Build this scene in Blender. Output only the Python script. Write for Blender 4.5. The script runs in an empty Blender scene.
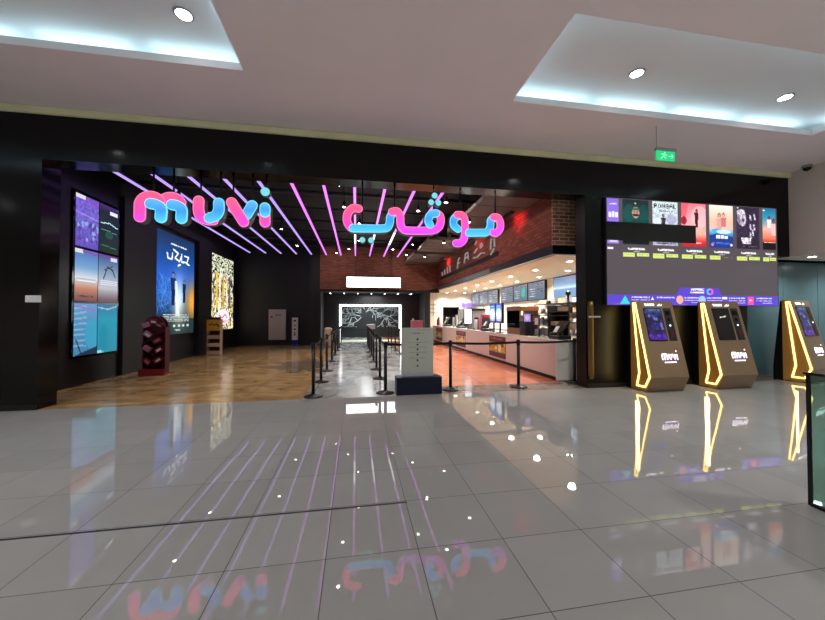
import bpy, math, random
import numpy as np
from mathutils import Vector, Matrix
random.seed(7)
R = math.radians
C = bpy.context.scene.collection
sc = bpy.context.scene
WORLD_LOC = {}

# ------------------------------------------------------------------ helpers
class MB:
    def __init__(s): s.v = []; s.f = []; s.m = []; s.sm = []
    def add(s, vs, fs, mi=0, smooth=False):
        n = len(s.v); s.v += [tuple(p) for p in vs]
        for f in fs: s.f.append([n + i for i in f]); s.m.append(mi); s.sm.append(smooth)
        return s
    def box(s, x0, y0, z0, x1, y1, z1, mi=0, b=0.0):
        if b <= 0:
            vs = [(x, y, z) for z in (z0, z1) for y in (y0, y1) for x in (x0, x1)]
            s.add(vs, [(0, 2, 3, 1), (4, 5, 7, 6), (0, 1, 5, 4), (2, 6, 7, 3), (0, 4, 6, 2), (1, 3, 7, 5)], mi)
        else:  # chamfered vertical edges and top
            p = [(x0 + b, y0), (x1 - b, y0), (x1, y0 + b), (x1, y1 - b), (x1 - b, y1), (x0 + b, y1), (x0, y1 - b), (x0, y0 + b)]
            cx, cy = (x0 + x1) / 2, (y0 + y1) / 2
            fx = 1 - 2 * b / max(x1 - x0, 1e-6); fy = 1 - 2 * b / max(y1 - y0, 1e-6)
            vs = [(x, y, z0) for x, y in p] + [(x, y, z1 - b) for x, y in p] + [(cx + (x - cx) * fx, cy + (y - cy) * fy, z1) for x, y in p]
            fs = [tuple(reversed(range(8)))]
            for k in range(8):
                j = (k + 1) % 8
                fs += [(k, j, 8 + j, 8 + k), (8 + k, 8 + j, 16 + j, 16 + k)]
            fs.append(tuple(range(16, 24)))
            s.add(vs, fs, mi)
        return s
    def lathe(s, prof, cx=0, cy=0, cz=0, n=20, mi=0, smooth=True, axis='z'):
        vs = []; fs = []
        for (r, z) in prof:
            for k in range(n):
                a = 2 * math.pi * k / n
                if axis == 'z': vs.append((cx + r * math.cos(a), cy + r * math.sin(a), cz + z))
                elif axis == 'y': vs.append((cx + r * math.cos(a), cy + z, cz + r * math.sin(a)))
                else: vs.append((cx + z, cy + r * math.cos(a), cz + r * math.sin(a)))
        for i in range(len(prof) - 1):
            for k in range(n):
                j = (k + 1) % n
                fs.append((i * n + k, i * n + j, (i + 1) * n + j, (i + 1) * n + k))
        s.add(vs, fs, mi, smooth)
        m = len(prof) - 1
        s.add([vs[k] for k in range(n)], [tuple(reversed(range(n)))], mi)
        s.add([vs[m * n + k] for k in range(n)], [tuple(range(n))], mi)
        return s
    def tube(s, a, b, r, n=10, mi=0, r2=None):
        a = Vector(a); b = Vector(b); d = (b - a).normalized(); r2 = r if r2 is None else r2
        u = d.orthogonal().normalized(); w = d.cross(u)
        vs = []
        for q, rr in ((a, r), (b, r2)):
            for k in range(n):
                t = 2 * math.pi * k / n; vs.append(q + u * math.cos(t) * rr + w * math.sin(t) * rr)
        fs = [(k, (k + 1) % n, n + (k + 1) % n, n + k) for k in range(n)]
        s.add(vs, fs, mi, True); s.add(vs[:n], [tuple(reversed(range(n)))], mi); s.add(vs[n:], [tuple(range(n))], mi)
        return s
    def prism(s, poly, axis, a, b, mi=0):
        """poly in the two other axes (x: (y,z); y: (x,z); z: (x,y)), extruded a..b along axis"""
        n = len(poly)
        def P(p, t): return {'x': (t, p[0], p[1]), 'y': (p[0], t, p[1]), 'z': (p[0], p[1], t)}[axis]
        vs = [P(p, a) for p in poly] + [P(p, b) for p in poly]
        fs = [tuple(range(n)), tuple(reversed(range(n, 2 * n)))] + [(k, n + k, n + (k + 1) % n, (k + 1) % n) for k in range(n)]
        return s.add(vs, fs, mi)
    def ball(s, c, r, mi=0, n=12, sq=(1, 1, 1)):
        prof = [(math.sin(math.pi * (i + .001) / 8.002) * r, -math.cos(math.pi * i / 8) * r) for i in range(9)]
        vs = []; fs = []
        for (rr, z) in prof:
            for k in range(n):
                a = 2 * math.pi * k / n; vs.append((c[0] + rr * math.cos(a) * sq[0], c[1] + rr * math.sin(a) * sq[1], c[2] + z * sq[2]))
        for i in range(8):
            for k in range(n):
                j = (k + 1) % n; fs.append((i * n + k, i * n + j, (i + 1) * n + j, (i + 1) * n + k))
        return s.add(vs, fs, mi, True)
    def stroke(s, pts, w, y0, y1, mi=0, side=None, caps=True, n=7):
        """ribbon of width w along pts (x,z), front face at y0, back at y1, round caps"""
        side = mi if side is None else side
        P = [Vector(p) for p in pts]; L = []; Rr = []
        def nrm(i):
            if i == 0: d = P[1] - P[0]
            elif i == len(P) - 1: d = P[-1] - P[-2]
            else: d = (P[i + 1] - P[i]).normalized() + (P[i] - P[i - 1]).normalized()
            d.normalize(); return Vector((-d.y, d.x))
        for i in range(len(P)):
            q = nrm(i) * w / 2; L.append(P[i] + q); Rr.append(P[i] - q)
        N = len(P)
        vs = [(p.x, y0, p.y) for p in L] + [(p.x, y0, p.y) for p in Rr] + [(p.x, y1, p.y) for p in L] + [(p.x, y1, p.y) for p in Rr]
        fr = []; sd = []
        for i in range(N - 1):
            fr.append((i, N + i, N + i + 1, i + 1)); fr.append((2 * N + i, 2 * N + i + 1, 3 * N + i + 1, 3 * N + i))
            sd.append((i, i + 1, 2 * N + i + 1, 2 * N + i)); sd.append((N + i, 3 * N + i, 3 * N + i + 1, N + i + 1))
        s.add(vs, fr, mi); s.add(vs, sd, side)
        if caps:
            for c, q, sg in ((P[0], L[0] - P[0], 1), (P[-1], Rr[-1] - P[-1], 1)):
                a0 = math.atan2(q.y, q.x)
                arc = [(c.x + w / 2 * math.cos(a0 + math.pi * k / n), c.y + w / 2 * math.sin(a0 + math.pi * k / n)) for k in range(n + 1)]
                m = n + 1
                vv = [(x, y0, z) for x, z in arc] + [(x, y1, z) for x, z in arc]
                s.add(vv, [tuple(range(m)), tuple(reversed(range(m, 2 * m)))], mi)
                s.add(vv, [(k, m + k, m + k + 1, k + 1) for k in range(n)], side)
        else:
            s.add(vs, [(0, 2 * N, 3 * N, N), (N - 1, 2 * N - 1, 4 * N - 1, 3 * N - 1)], side)
        return s

def smooth_path(pts, k=5):
    P = [Vector(p) for p in pts]; out = []
    Q = [P[0] * 2 - P[1]] + P + [P[-1] * 2 - P[-2]]
    for i in range(1, len(Q) - 2):
        p0, p1, p2, p3 = Q[i - 1:i + 3]
        for j in range(k):
            t = j / k
            out.append(0.5 * ((2 * p1) + (-p0 + p2) * t + (2 * p0 - 5 * p1 + 4 * p2 - p3) * t * t + (-p0 + 3 * p1 - 3 * p2 + p3) * t ** 3))
    out.append(P[-1]); return out

def thing(name, label, cat, loc=(0, 0, 0), rz=0, group=None):
    o = bpy.data.objects.new(name, None); C.objects.link(o); o.empty_display_size = .1
    o.location = loc; o.rotation_euler = (0, 0, rz); o['label'] = label; o['category'] = cat
    if group: o['group'] = group
    WORLD_LOC[o.name] = Vector(loc); return o
def tag(o, label, cat, group=None, kind=None):
    o['label'] = label; o['category'] = cat
    if group: o['group'] = group
    if kind: o['kind'] = kind
    return o
def make(name, me, parent=None, off=(0, 0, 0)):
    o = bpy.data.objects.new(name, me); C.objects.link(o); o.location = off
    if parent is not None: o.parent = parent
    return o
def root_off(p):
    o = Vector((0, 0, 0))
    while p is not None:
        o += WORLD_LOC.get(p.name, Vector((0, 0, 0))); p = p.parent
    return o
def obj(name, mb, mats, parent=None, world=False, label=None):
    """mb coordinates: local to parent, or world=True (parent unrotated)"""
    if not isinstance(mats, (list, tuple)): mats = [mats]
    vs = mb.v
    if world and parent is not None:
        d = root_off(parent); vs = [(x - d.x, y - d.y, z - d.z) for x, y, z in vs]
    base = Vector((0, 0, 0))
    if parent is None:
        A = np.array(vs); lo = A.min(0); hi = A.max(0)
        base = Vector(((lo[0] + hi[0]) / 2, (lo[1] + hi[1]) / 2, lo[2])); vs = [(x - base.x, y - base.y, z - base.z) for x, y, z in vs]
    me = bpy.data.meshes.new(name); me.from_pydata(vs, [], mb.f)
    for m in mats: me.materials.append(m)
    me.polygons.foreach_set('material_index', mb.m); me.polygons.foreach_set('use_smooth', mb.sm)
    me.update()
    import bmesh as _b
    bm = _b.new(); bm.from_mesh(me); _b.ops.remove_doubles(bm, verts=bm.verts, dist=1e-6); _b.ops.recalc_face_normals(bm, faces=bm.faces); bm.to_mesh(me); bm.free()
    o = make(name, me, parent, base)
    WORLD_LOC[o.name] = base if parent is None else Vector((0, 0, 0))
    if label: o['label'] = label
    return o
def struct(name, mb, mats):
    o = obj(name, mb, mats); o['kind'] = 'structure'; return o
def copy_tree(o, parent=None):
    c = o.copy(); C.objects.link(c); c.parent = parent
    for ch in o.children: copy_tree(ch, c)
    return c
def dup(o, loc, label, group=None):
    c = copy_tree(o); c.location = loc; c['label'] = label
    if group: c['group'] = group
    return c

# ------------------------------------------------------------------ materials
def srgb(r, g=None, b=None):
    if g is None: r, g, b = r
    f = lambda c: (c / 12.92 if c <= .04045 else ((c + .055) / 1.055) ** 2.4)
    return (f(r / 255), f(g / 255), f(b / 255), 1)
def new_mat(name):
    m = bpy.data.materials.new(name); m.use_nodes = True; nt = m.node_tree
    return m, nt, nt.nodes['Principled BSDF']
def mat(name, col, rough=.5, metal=0, noise=0, nscale=20, spec=.5, coat=0, bump=0):
    m, nt, b = new_mat(name); c = srgb(col)
    b.inputs['Base Color'].default_value = c; b.inputs['Roughness'].default_value = rough; b.inputs['Metallic'].default_value = metal
    b.inputs['Specular IOR Level'].default_value = spec; b.inputs['Coat Weight'].default_value = coat
    if noise or bump:
        tc = nt.nodes.new('ShaderNodeTexCoord'); n = nt.nodes.new('ShaderNodeTexNoise'); n.inputs['Scale'].default_value = nscale; n.inputs['Detail'].default_value = 3
        nt.links.new(tc.outputs['Object'], n.inputs['Vector'])
        if noise:
            mx = nt.nodes.new('ShaderNodeMix'); mx.data_type = 'RGBA'
            mx.inputs[6].default_value = tuple(x * (1 - noise) for x in c[:3]) + (1,); mx.inputs[7].default_value = tuple(min(1, x * (1 + noise)) for x in c[:3]) + (1,)
            nt.links.new(n.outputs['Fac'], mx.inputs[0]); nt.links.new(mx.outputs[2], b.inputs['Base Color'])
        if bump:
            bp = nt.nodes.new('ShaderNodeBump'); bp.inputs['Strength'].default_value = bump; bp.inputs['Distance'].default_value = .01
            nt.links.new(n.outputs['Fac'], bp.inputs['Height']); nt.links.new(bp.outputs['Normal'], b.inputs['Normal'])
    return m
def emit(name, col, s=1.0, base=(0, 0, 0)):
    m, nt, b = new_mat(name)
    b.inputs['Base Color'].default_value = srgb(base); b.inputs['Roughness'].default_value = .4
    b.inputs['Emission Color'].default_value = srgb(col); b.inputs['Emission Strength'].default_value = s
    return m
def emit_grad(name, cols, s=1.0, coord='Generated', ax=2):
    m, nt, b = new_mat(name)
    b.inputs['Base Color'].default_value = (.02, .02, .02, 1)
    tc = nt.nodes.new('ShaderNodeTexCoord'); sp = nt.nodes.new('ShaderNodeSeparateXYZ'); rp = nt.nodes.new('ShaderNodeValToRGB')
    nt.links.new(tc.outputs[coord], sp.inputs[0]); nt.links.new(sp.outputs[ax], rp.inputs[0])
    e = rp.color_ramp.elements
    while len(e) < len(cols): e.new(.5)
    for k, (p, c) in enumerate(cols): e[k].position = p; e[k].color = srgb(c)
    nt.links.new(rp.outputs[0], b.inputs['Emission Color']); b.inputs['Emission Strength'].default_value = s
    return m
def screen_mat(name, s=1.0, rough=.25, base=.01):
    m, nt, b = new_mat(name); a = nt.nodes.new('ShaderNodeAttribute'); a.attribute_name = 'Col'
    b.inputs['Base Color'].default_value = (base, base, base, 1); b.inputs['Roughness'].default_value = rough
    nt.links.new(a.outputs['Color'], b.inputs['Emission Color']); b.inputs['Emission Strength'].default_value = s
    return m
def print_mat(name, rough=.4):
    m, nt, b = new_mat(name); a = nt.nodes.new('ShaderNodeAttribute'); a.attribute_name = 'Col'
    nt.links.new(a.outputs['Color'], b.inputs['Base Color']); b.inputs['Roughness'].default_value = rough
    return m

def N(nt, t, **kw):
    n = nt.nodes.new(t)
    for k, v in kw.items():
        if k in n.inputs: n.inputs[k].default_value = v
        else: setattr(n, k, v)
    return n
def floor_mat():
    m, nt, b = new_mat('polished_porcelain_tile'); L = nt.links
    g = N(nt, 'ShaderNodeNewGeometry'); mp = N(nt, 'ShaderNodeMapping'); mp.inputs['Location'].default_value = (-.98 + .58 * 40, -1.585 + .567 * 60, 0)
    L.new(g.outputs['Position'], mp.inputs['Vector'])
    br = N(nt, 'ShaderNodeTexBrick', offset=0.0, squash=1.0); br.inputs['Scale'].default_value = 1
    br.inputs['Brick Width'].default_value = .58; br.inputs['Row Height'].default_value = .567
    br.inputs['Mortar Size'].default_value = .0026; br.inputs['Mortar Smooth'].default_value = .1; br.inputs['Bias'].default_value = 0
    br.inputs['Color1'].default_value = srgb(158, 158, 156); br.inputs['Color2'].default_value = srgb(164, 164, 162); br.inputs['Mortar'].default_value = srgb(38, 38, 38)
    L.new(mp.outputs[0], br.inputs['Vector'])
    nz = N(nt, 'ShaderNodeTexNoise'); nz.inputs['Scale'].default_value = 3; nz.inputs['Detail'].default_value = 6
    L.new(g.outputs['Position'], nz.inputs['Vector'])
    mx = N(nt, 'ShaderNodeMix', data_type='RGBA', blend_type='MULTIPLY'); mx.inputs[0].default_value = .12
    L.new(br.outputs['Color'], mx.inputs[6]); L.new(nz.outputs['Fac'], mx.inputs[7]); L.new(mx.outputs[2], b.inputs['Base Color'])
    r = N(nt, 'ShaderNodeMath', operation='MULTIPLY_ADD'); r.inputs[1].default_value = .4; r.inputs[2].default_value = .012
    L.new(br.outputs['Fac'], r.inputs[0]); L.new(r.outputs[0], b.inputs['Roughness'])
    # every tile leans by a hair
    sp = N(nt, 'ShaderNodeSeparateXYZ'); L.new(mp.outputs[0], sp.inputs[0])
    cb = N(nt, 'ShaderNodeCombineXYZ')
    for ax, w in ((0, .58), (1, .567)):
        d = N(nt, 'ShaderNodeMath', operation='DIVIDE'); d.inputs[1].default_value = w; f = N(nt, 'ShaderNodeMath', operation='FLOOR')
        L.new(sp.outputs[ax], d.inputs[0]); L.new(d.outputs[0], f.inputs[0]); L.new(f.outputs[0], cb.inputs[ax])
    wn = N(nt, 'ShaderNodeTexWhiteNoise', noise_dimensions='3D'); L.new(cb.outputs[0], wn.inputs['Vector'])
    sb = N(nt, 'ShaderNodeVectorMath', operation='SUBTRACT'); sb.inputs[1].default_value = (.5, .5, .5); L.new(wn.outputs['Color'], sb.inputs[0])
    ml = N(nt, 'ShaderNodeVectorMath', operation='MULTIPLY'); ml.inputs[1].default_value = (.003, .003, 0); L.new(sb.outputs[0], ml.inputs[0])
    ad = N(nt, 'ShaderNodeVectorMath', operation='ADD'); L.new(g.outputs['Normal'], ad.inputs[0]); L.new(ml.outputs[0], ad.inputs[1])
    nn = N(nt, 'ShaderNodeVectorMath', operation='NORMALIZE'); L.new(ad.outputs[0], nn.inputs[0]); L.new(nn.outputs[0], b.inputs['Normal'])
    b.inputs['Specular IOR Level'].default_value = .62
    return m
def lobby_floor_mat():
    """brown marbled floor, grey marble lane and patch, orange boards by the counter"""
    m, nt, b = new_mat('lobby_floor'); L = nt.links
    g = N(nt, 'ShaderNodeNewGeometry'); sp = N(nt, 'ShaderNodeSeparateXYZ'); L.new(g.outputs['Position'], sp.inputs[0])
    def noise(scale, sx=1, sy=1, det=5, dist=0):
        mp = N(nt, 'ShaderNodeMapping'); mp.inputs['Scale'].default_value = (sx, sy, 1); L.new(g.outputs['Position'], mp.inputs['Vector'])
        n = N(nt, 'ShaderNodeTexNoise'); n.inputs['Scale'].default_value = scale; n.inputs['Detail'].default_value = det; n.inputs['Distortion'].default_value = dist
        L.new(mp.outputs[0], n.inputs['Vector']); return n.outputs['Fac']
    def ramp(fac, cols):
        r = N(nt, 'ShaderNodeValToRGB'); e = r.color_ramp.elements
        while len(e) < len(cols): e.new(.5)
        for k, (p, c) in enumerate(cols): e[k].position = p; e[k].color = srgb(c)
        L.new(fac, r.inputs[0]); return r.outputs[0]
    def mth(op, a, bb=None, c=None):
        n = N(nt, 'ShaderNodeMath', operation=op)
        for i, x in enumerate((a, bb, c)):
            if x is None: continue
            if isinstance(x, (int, float)): n.inputs[i].default_value = x
            else: L.new(x, n.inputs[i])
        return n.outputs[0]
    def mix(f, a, c):
        n = N(nt, 'ShaderNodeMix', data_type='RGBA'); L.new(f, n.inputs[0]); L.new(a, n.inputs[6]); L.new(c, n.inputs[7]); return n.outputs[2]
    brown0 = ramp(noise(1.5, 1, 1.5, 8, 1.1), [(.25, (128, 100, 64)), (.5, (172, 138, 94)), (.75, (200, 170, 126))])
    kit = mth('GREATER_THAN', sp.outputs[0], 4.6); kc = N(nt, 'ShaderNodeRGB'); kc.outputs[0].default_value = srgb(170, 166, 160)
    brown = mix(kit, brown0, kc.outputs[0])
    grey = ramp(noise(1.3, 1.5, .8, 8, 1.2), [(.3, (120, 120, 120)), (.5, (176, 176, 176)), (.72, (214, 214, 210))])
    orange = ramp(noise(2, .6, 3, 5, .3), [(.3, (204, 116, 84)), (.7, (232, 150, 116))])
    wob = mth('MULTIPLY_ADD', noise(1.1), 1.0, -.5)
    wob2 = mth('MULTIPLY_ADD', noise(2.3, 1, 1, 6), 3.0, -1.5)
    x = mth('ADD', sp.outputs[0], mth('MULTIPLY', wob, .5))
    lane = mth('MULTIPLY', mth('GREATER_THAN', x, -.95), mth('LESS_THAN', sp.outputs[0], 1.85))
    # grey poured patch beside the lane
    dx = mth('MULTIPLY', mth('ADD', sp.outputs[0], 1.6), .95); dy = mth('MULTIPLY', mth('ADD', sp.outputs[1], -10.6), .62)
    dist = mth('ADD', mth('SQRT', mth('ADD', mth('MULTIPLY', dx, dx), mth('MULTIPLY', dy, dy))), mth('MULTIPLY', wob2, .55))
    patch = mth('LESS_THAN', dist, .72)
    far = mth('MULTIPLY', mth('GREATER_THAN', mth('ADD', sp.outputs[1], mth('MULTIPLY', wob, 2)), 15.6), mth('GREATER_THAN', sp.outputs[0], -3.9))
    dk = ramp(noise(3, 1, 1, 7, 1), [(.3, (72, 66, 60)), (.7, (128, 118, 106))])
    brown = mix(mth('MAXIMUM', mth('MULTIPLY', patch, .9), mth('MULTIPLY', far, .7)), brown, dk)
    c1 = mix(lane, brown, grey)
    om = mth('MULTIPLY', mth('MULTIPLY', mth('GREATER_THAN', sp.outputs[0], 1.85), mth('LESS_THAN', sp.outputs[0], 4.6)), mth('GREATER_THAN', sp.outputs[1], 6.95))
    c2 = mix(om, c1, orange)
    fr = mth('MULTIPLY', mth('GREATER_THAN', sp.outputs[0], 1.5), mth('LESS_THAN', sp.outputs[1], 6.95))
    stone = ramp(noise(2.5, 1, 1, 6), [(.3, (110, 98, 90)), (.7, (150, 138, 128))])
    c3 = mix(fr, c2, stone)
    mp = N(nt, 'ShaderNodeMapping'); L.new(g.outputs['Position'], mp.inputs['Vector']); mp.inputs['Location'].default_value = (20, 20, 0)
    br = N(nt, 'ShaderNodeTexBrick', offset=0.0); br.inputs['Scale'].default_value = 1; br.inputs['Brick Width'].default_value = 1.2; br.inputs['Row Height'].default_value = 1.2
    br.inputs['Mortar Size'].default_value = .006; br.inputs['Color1'].default_value = (1, 1, 1, 1); br.inputs['Color2'].default_value = (.93, .93, .93, 1); br.inputs['Mortar'].default_value = (.45, .42, .4, 1)
    L.new(mp.outputs[0], br.inputs['Vector'])
    mu = N(nt, 'ShaderNodeMix', data_type='RGBA', blend_type='MULTIPLY'); mu.inputs[0].default_value = 1; L.new(c3, mu.inputs[6]); L.new(br.outputs['Color'], mu.inputs[7])
    L.new(mu.outputs[2], b.inputs['Base Color'])
    L.new(mth('MULTIPLY_ADD', noise(2.2, 1, 1, 4), .18, .07), b.inputs['Roughness'])
    bp = N(nt, 'ShaderNodeBump'); bp.inputs['Strength'].default_value = .06; bp.inputs['Distance'].default_value = .02; L.new(noise(4, 1, 1, 3), bp.inputs['Height']); L.new(bp.outputs[0], b.inputs['Normal'])
    return m
def brick_mat(name, c1, c2, mortar, plane):
    m, nt, b = new_mat(name); L = nt.links
    g = N(nt, 'ShaderNodeNewGeometry'); sp = N(nt, 'ShaderNodeSeparateXYZ'); cb = N(nt, 'ShaderNodeCombineXYZ'); L.new(g.outputs['Position'], sp.inputs[0])
    ad = N(nt, 'ShaderNodeMath', operation='ADD'); ad.inputs[1].default_value = 50
    L.new(sp.outputs[1 if plane == 'x' else 0], ad.inputs[0]); L.new(ad.outputs[0], cb.inputs[0]); L.new(sp.outputs[2], cb.inputs[1])
    br = N(nt, 'ShaderNodeTexBrick'); br.inputs['Scale'].default_value = 1; br.inputs['Brick Width'].default_value = .24; br.inputs['Row Height'].default_value = .085
    br.inputs['Mortar Size'].default_value = .009; br.inputs['Color1'].default_value = srgb(c1); br.inputs['Color2'].default_value = srgb(c2); br.inputs['Mortar'].default_value = srgb(mortar)
    L.new(cb.outputs[0], br.inputs['Vector']); L.new(br.outputs['Color'], b.inputs['Base Color']); b.inputs['Roughness'].default_value = .85
    bp = N(nt, 'ShaderNodeBump'); bp.inputs['Strength'].default_value = .6; bp.inputs['Distance'].default_value = .01; bp.invert = True
    L.new(br.outputs['Fac'], bp.inputs['Height']); L.new(bp.outputs[0], b.inputs['Normal'])
    return m
def glass_mat(name, col=(235, 250, 245), rough=.0, thin=.9):
    m, nt, b = new_mat(name); L = nt.links
    tr = N(nt, 'ShaderNodeBsdfTransparent'); tr.inputs[0].default_value = srgb(col); gl = N(nt, 'ShaderNodeBsdfGlossy'); gl.inputs['Roughness'].default_value = rough
    fr = N(nt, 'ShaderNodeFresnel'); fr.inputs[0].default_value = 1.5
    mx = N(nt, 'ShaderNodeMixShader'); L.new(fr.outputs[0], mx.inputs[0]); L.new(tr.outputs[0], mx.inputs[1]); L.new(gl.outputs[0], mx.inputs[2])
    L.new(mx.outputs[0], nt.nodes['Material Output'].inputs['Surface']); return m

M = dict(
    tile=floor_mat(), lobby=lobby_floor_mat(),
    ceiling=mat('mall_ceiling_paint', (230, 222, 223), .8, noise=.04, nscale=1.5),
    recess=mat('recess_paint', (214, 212, 212), .7),
    beige=mat('beige_paint', (214, 202, 192), .8),
    black_gloss=mat('black_gloss_panel', (4, 5, 6), .13, spec=.28, noise=.2, nscale=3),
    black_satin=mat('black_satin_panel', (12, 13, 15), .3, spec=.4, noise=.2, nscale=3),
    black_right=mat('black_lacquer_panel', (5, 6, 7), .34, spec=.25, noise=.2, nscale=3),
    black=mat('black_paint', (9, 9, 10), .7),
    dark=mat('dark_grey_paint', (34, 33, 34), .6, noise=.15, nscale=4),
    charcoal=mat('charcoal_wall', (33, 35, 36), .5, noise=.2, nscale=6),
    grey=mat('grey_duct', (92, 84, 80), .55, noise=.1),
    pipe=mat('pipe_grey', (60, 60, 62), .4, metal=.4),
    bl_metal=mat('black_powder_coat', (12, 12, 13), .35),
    belt=mat('black_webbing', (10, 10, 11), .8),
    glow_trim=mat('glow_trim', (246, 242, 190), .6, noise=.3, nscale=1.6),
    brass=mat('reflection_brass', (122, 98, 52), .38, metal=.8, noise=.15, nscale=6),
    bronze=mat('bronze_powder_coat', (146, 122, 94), .42, metal=.2, noise=.08, nscale=40),
    amber=mat('amber_side_panel', (190, 138, 66), .45, metal=.1),
    brick_red=brick_mat('dark_red_brick', (158, 80, 64), (122, 58, 46), (84, 62, 56), 'x'),
    brick_back=brick_mat('dark_red_brick_far', (142, 84, 66), (110, 62, 50), (70, 54, 48), 'y'),
    brick_tan=brick_mat('tan_brick', (176, 124, 96), (128, 80, 62), (224, 196, 164), 'y'),
    cream=mat('cream_ceiling', (232, 214, 186), .7), white_wall=mat('warm_white_wall', (226, 214, 198), .6, noise=.04, nscale=2),
    counter=mat('taupe_counter_front', (216, 205, 200), .3, noise=.04, nscale=2), counter_end=mat('pale_counter_panel', (240, 240, 232), .35),
    worktop=mat('white_worktop', (212, 206, 200), .25),
    plinth=mat('dark_plinth', (24, 20, 20), .6), navy=mat('navy_laminate', (16, 20, 52), .35, noise=.1),
    board=mat('pale_board', (206, 212, 200), .35), red=mat('red_card', (150, 24, 36), .5), dred=mat('dark_red_card', (88, 16, 26), .5),
    pinkbox=mat('pink_carton', (196, 120, 140), .5), yellow=mat('yellow_card', (226, 172, 30), .5), brownc=mat('brown_card', (112, 66, 40), .6), creamc=mat('cream_card', (206, 178, 150), .6),
    steel=mat('brushed_steel', (196, 188, 180), .35, metal=.35, noise=.12, nscale=5), white=mat('white_plastic', (225, 225, 225), .4),
    blue=mat('blue_plastic', (24, 34, 120), .4), silver=mat('silver_grey_plastic', (150, 150, 152), .4, metal=.3), copper=mat('copper_cladding', (150, 104, 70), .35, metal=.6),
    teal=mat('teal_glass_cladding', (96, 128, 132), .22, noise=.15, nscale=1.2, spec=.7), seam=mat('dark_seam', (18, 24, 26), .6),
    glass=glass_mat('clear_green_glass', (206, 232, 222)), trimsteel=mat('trim_steel', (120, 124, 130), .3, metal=.7),
    letter_side=mat('letter_return_grey', (92, 88, 96), .45),
    pink=emit_grad('pink_acrylic', [(0, (210, 46, 172)), (.45, (255, 56, 130)), (1, (255, 72, 96))], 2.1),
    blueg=emit_grad('blue_acrylic', [(0, (66, 166, 220)), (.5, (44, 120, 245)), (1, (76, 150, 230))], 1.9),
    violet=emit_grad('violet_pink_acrylic', [(0, (150, 58, 225)), (.4, (230, 58, 180)), (1, (255, 72, 96))], 2.0),
    cyan=emit('cyan_acrylic', (130, 226, 236), 1.0), rim=emit('rim_glow', (255, 130, 190), 1.2), rimb=emit('rim_glow_blue', (110, 215, 235), 1.3),
    led_lilac=emit('lilac_tube', (186, 156, 255), 1.25), led_mag=emit('magenta_tube', (232, 130, 255), 1.3), led_white=emit('white_tube', (255, 250, 255), 2.2),
    housing=mat('tube_housing', (20, 20, 22), .5),
    lamp=emit('lamp_white', (255, 255, 255), 30), lamp_warm=emit('lamp_warm', (255, 240, 215), 30), cove=emit('cove_cyan_white', (196, 240, 255), 9.0),
    sign_white=emit('sign_white', (255, 255, 250), 5.0), frame_white=emit('frame_white', (240, 250, 255), 5),
    kiosk_led=emit('kiosk_led', (255, 220, 112), 5), text_white=emit('text_white', (245, 245, 255), 2.4), text_dim=emit('text_white_dim', (235, 225, 220), .32),
    exit_green=emit('exit_green', (20, 215, 130), 1.0), exit_fig=emit('exit_figure', (150, 255, 200), 1.2),
    screen=screen_mat('screen_on', 1.25), print=print_mat('printed_board'), purple=emit('purple_logo_light', (150, 110, 255), 2.0),
    blackmirror=mat('black_screen_glass', (5, 5, 7), .08), stripe=mat('pale_threshold', (220, 214, 180), .5),
    line=mat('chalk_white_line', (205, 212, 216), .6),
)

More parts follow.
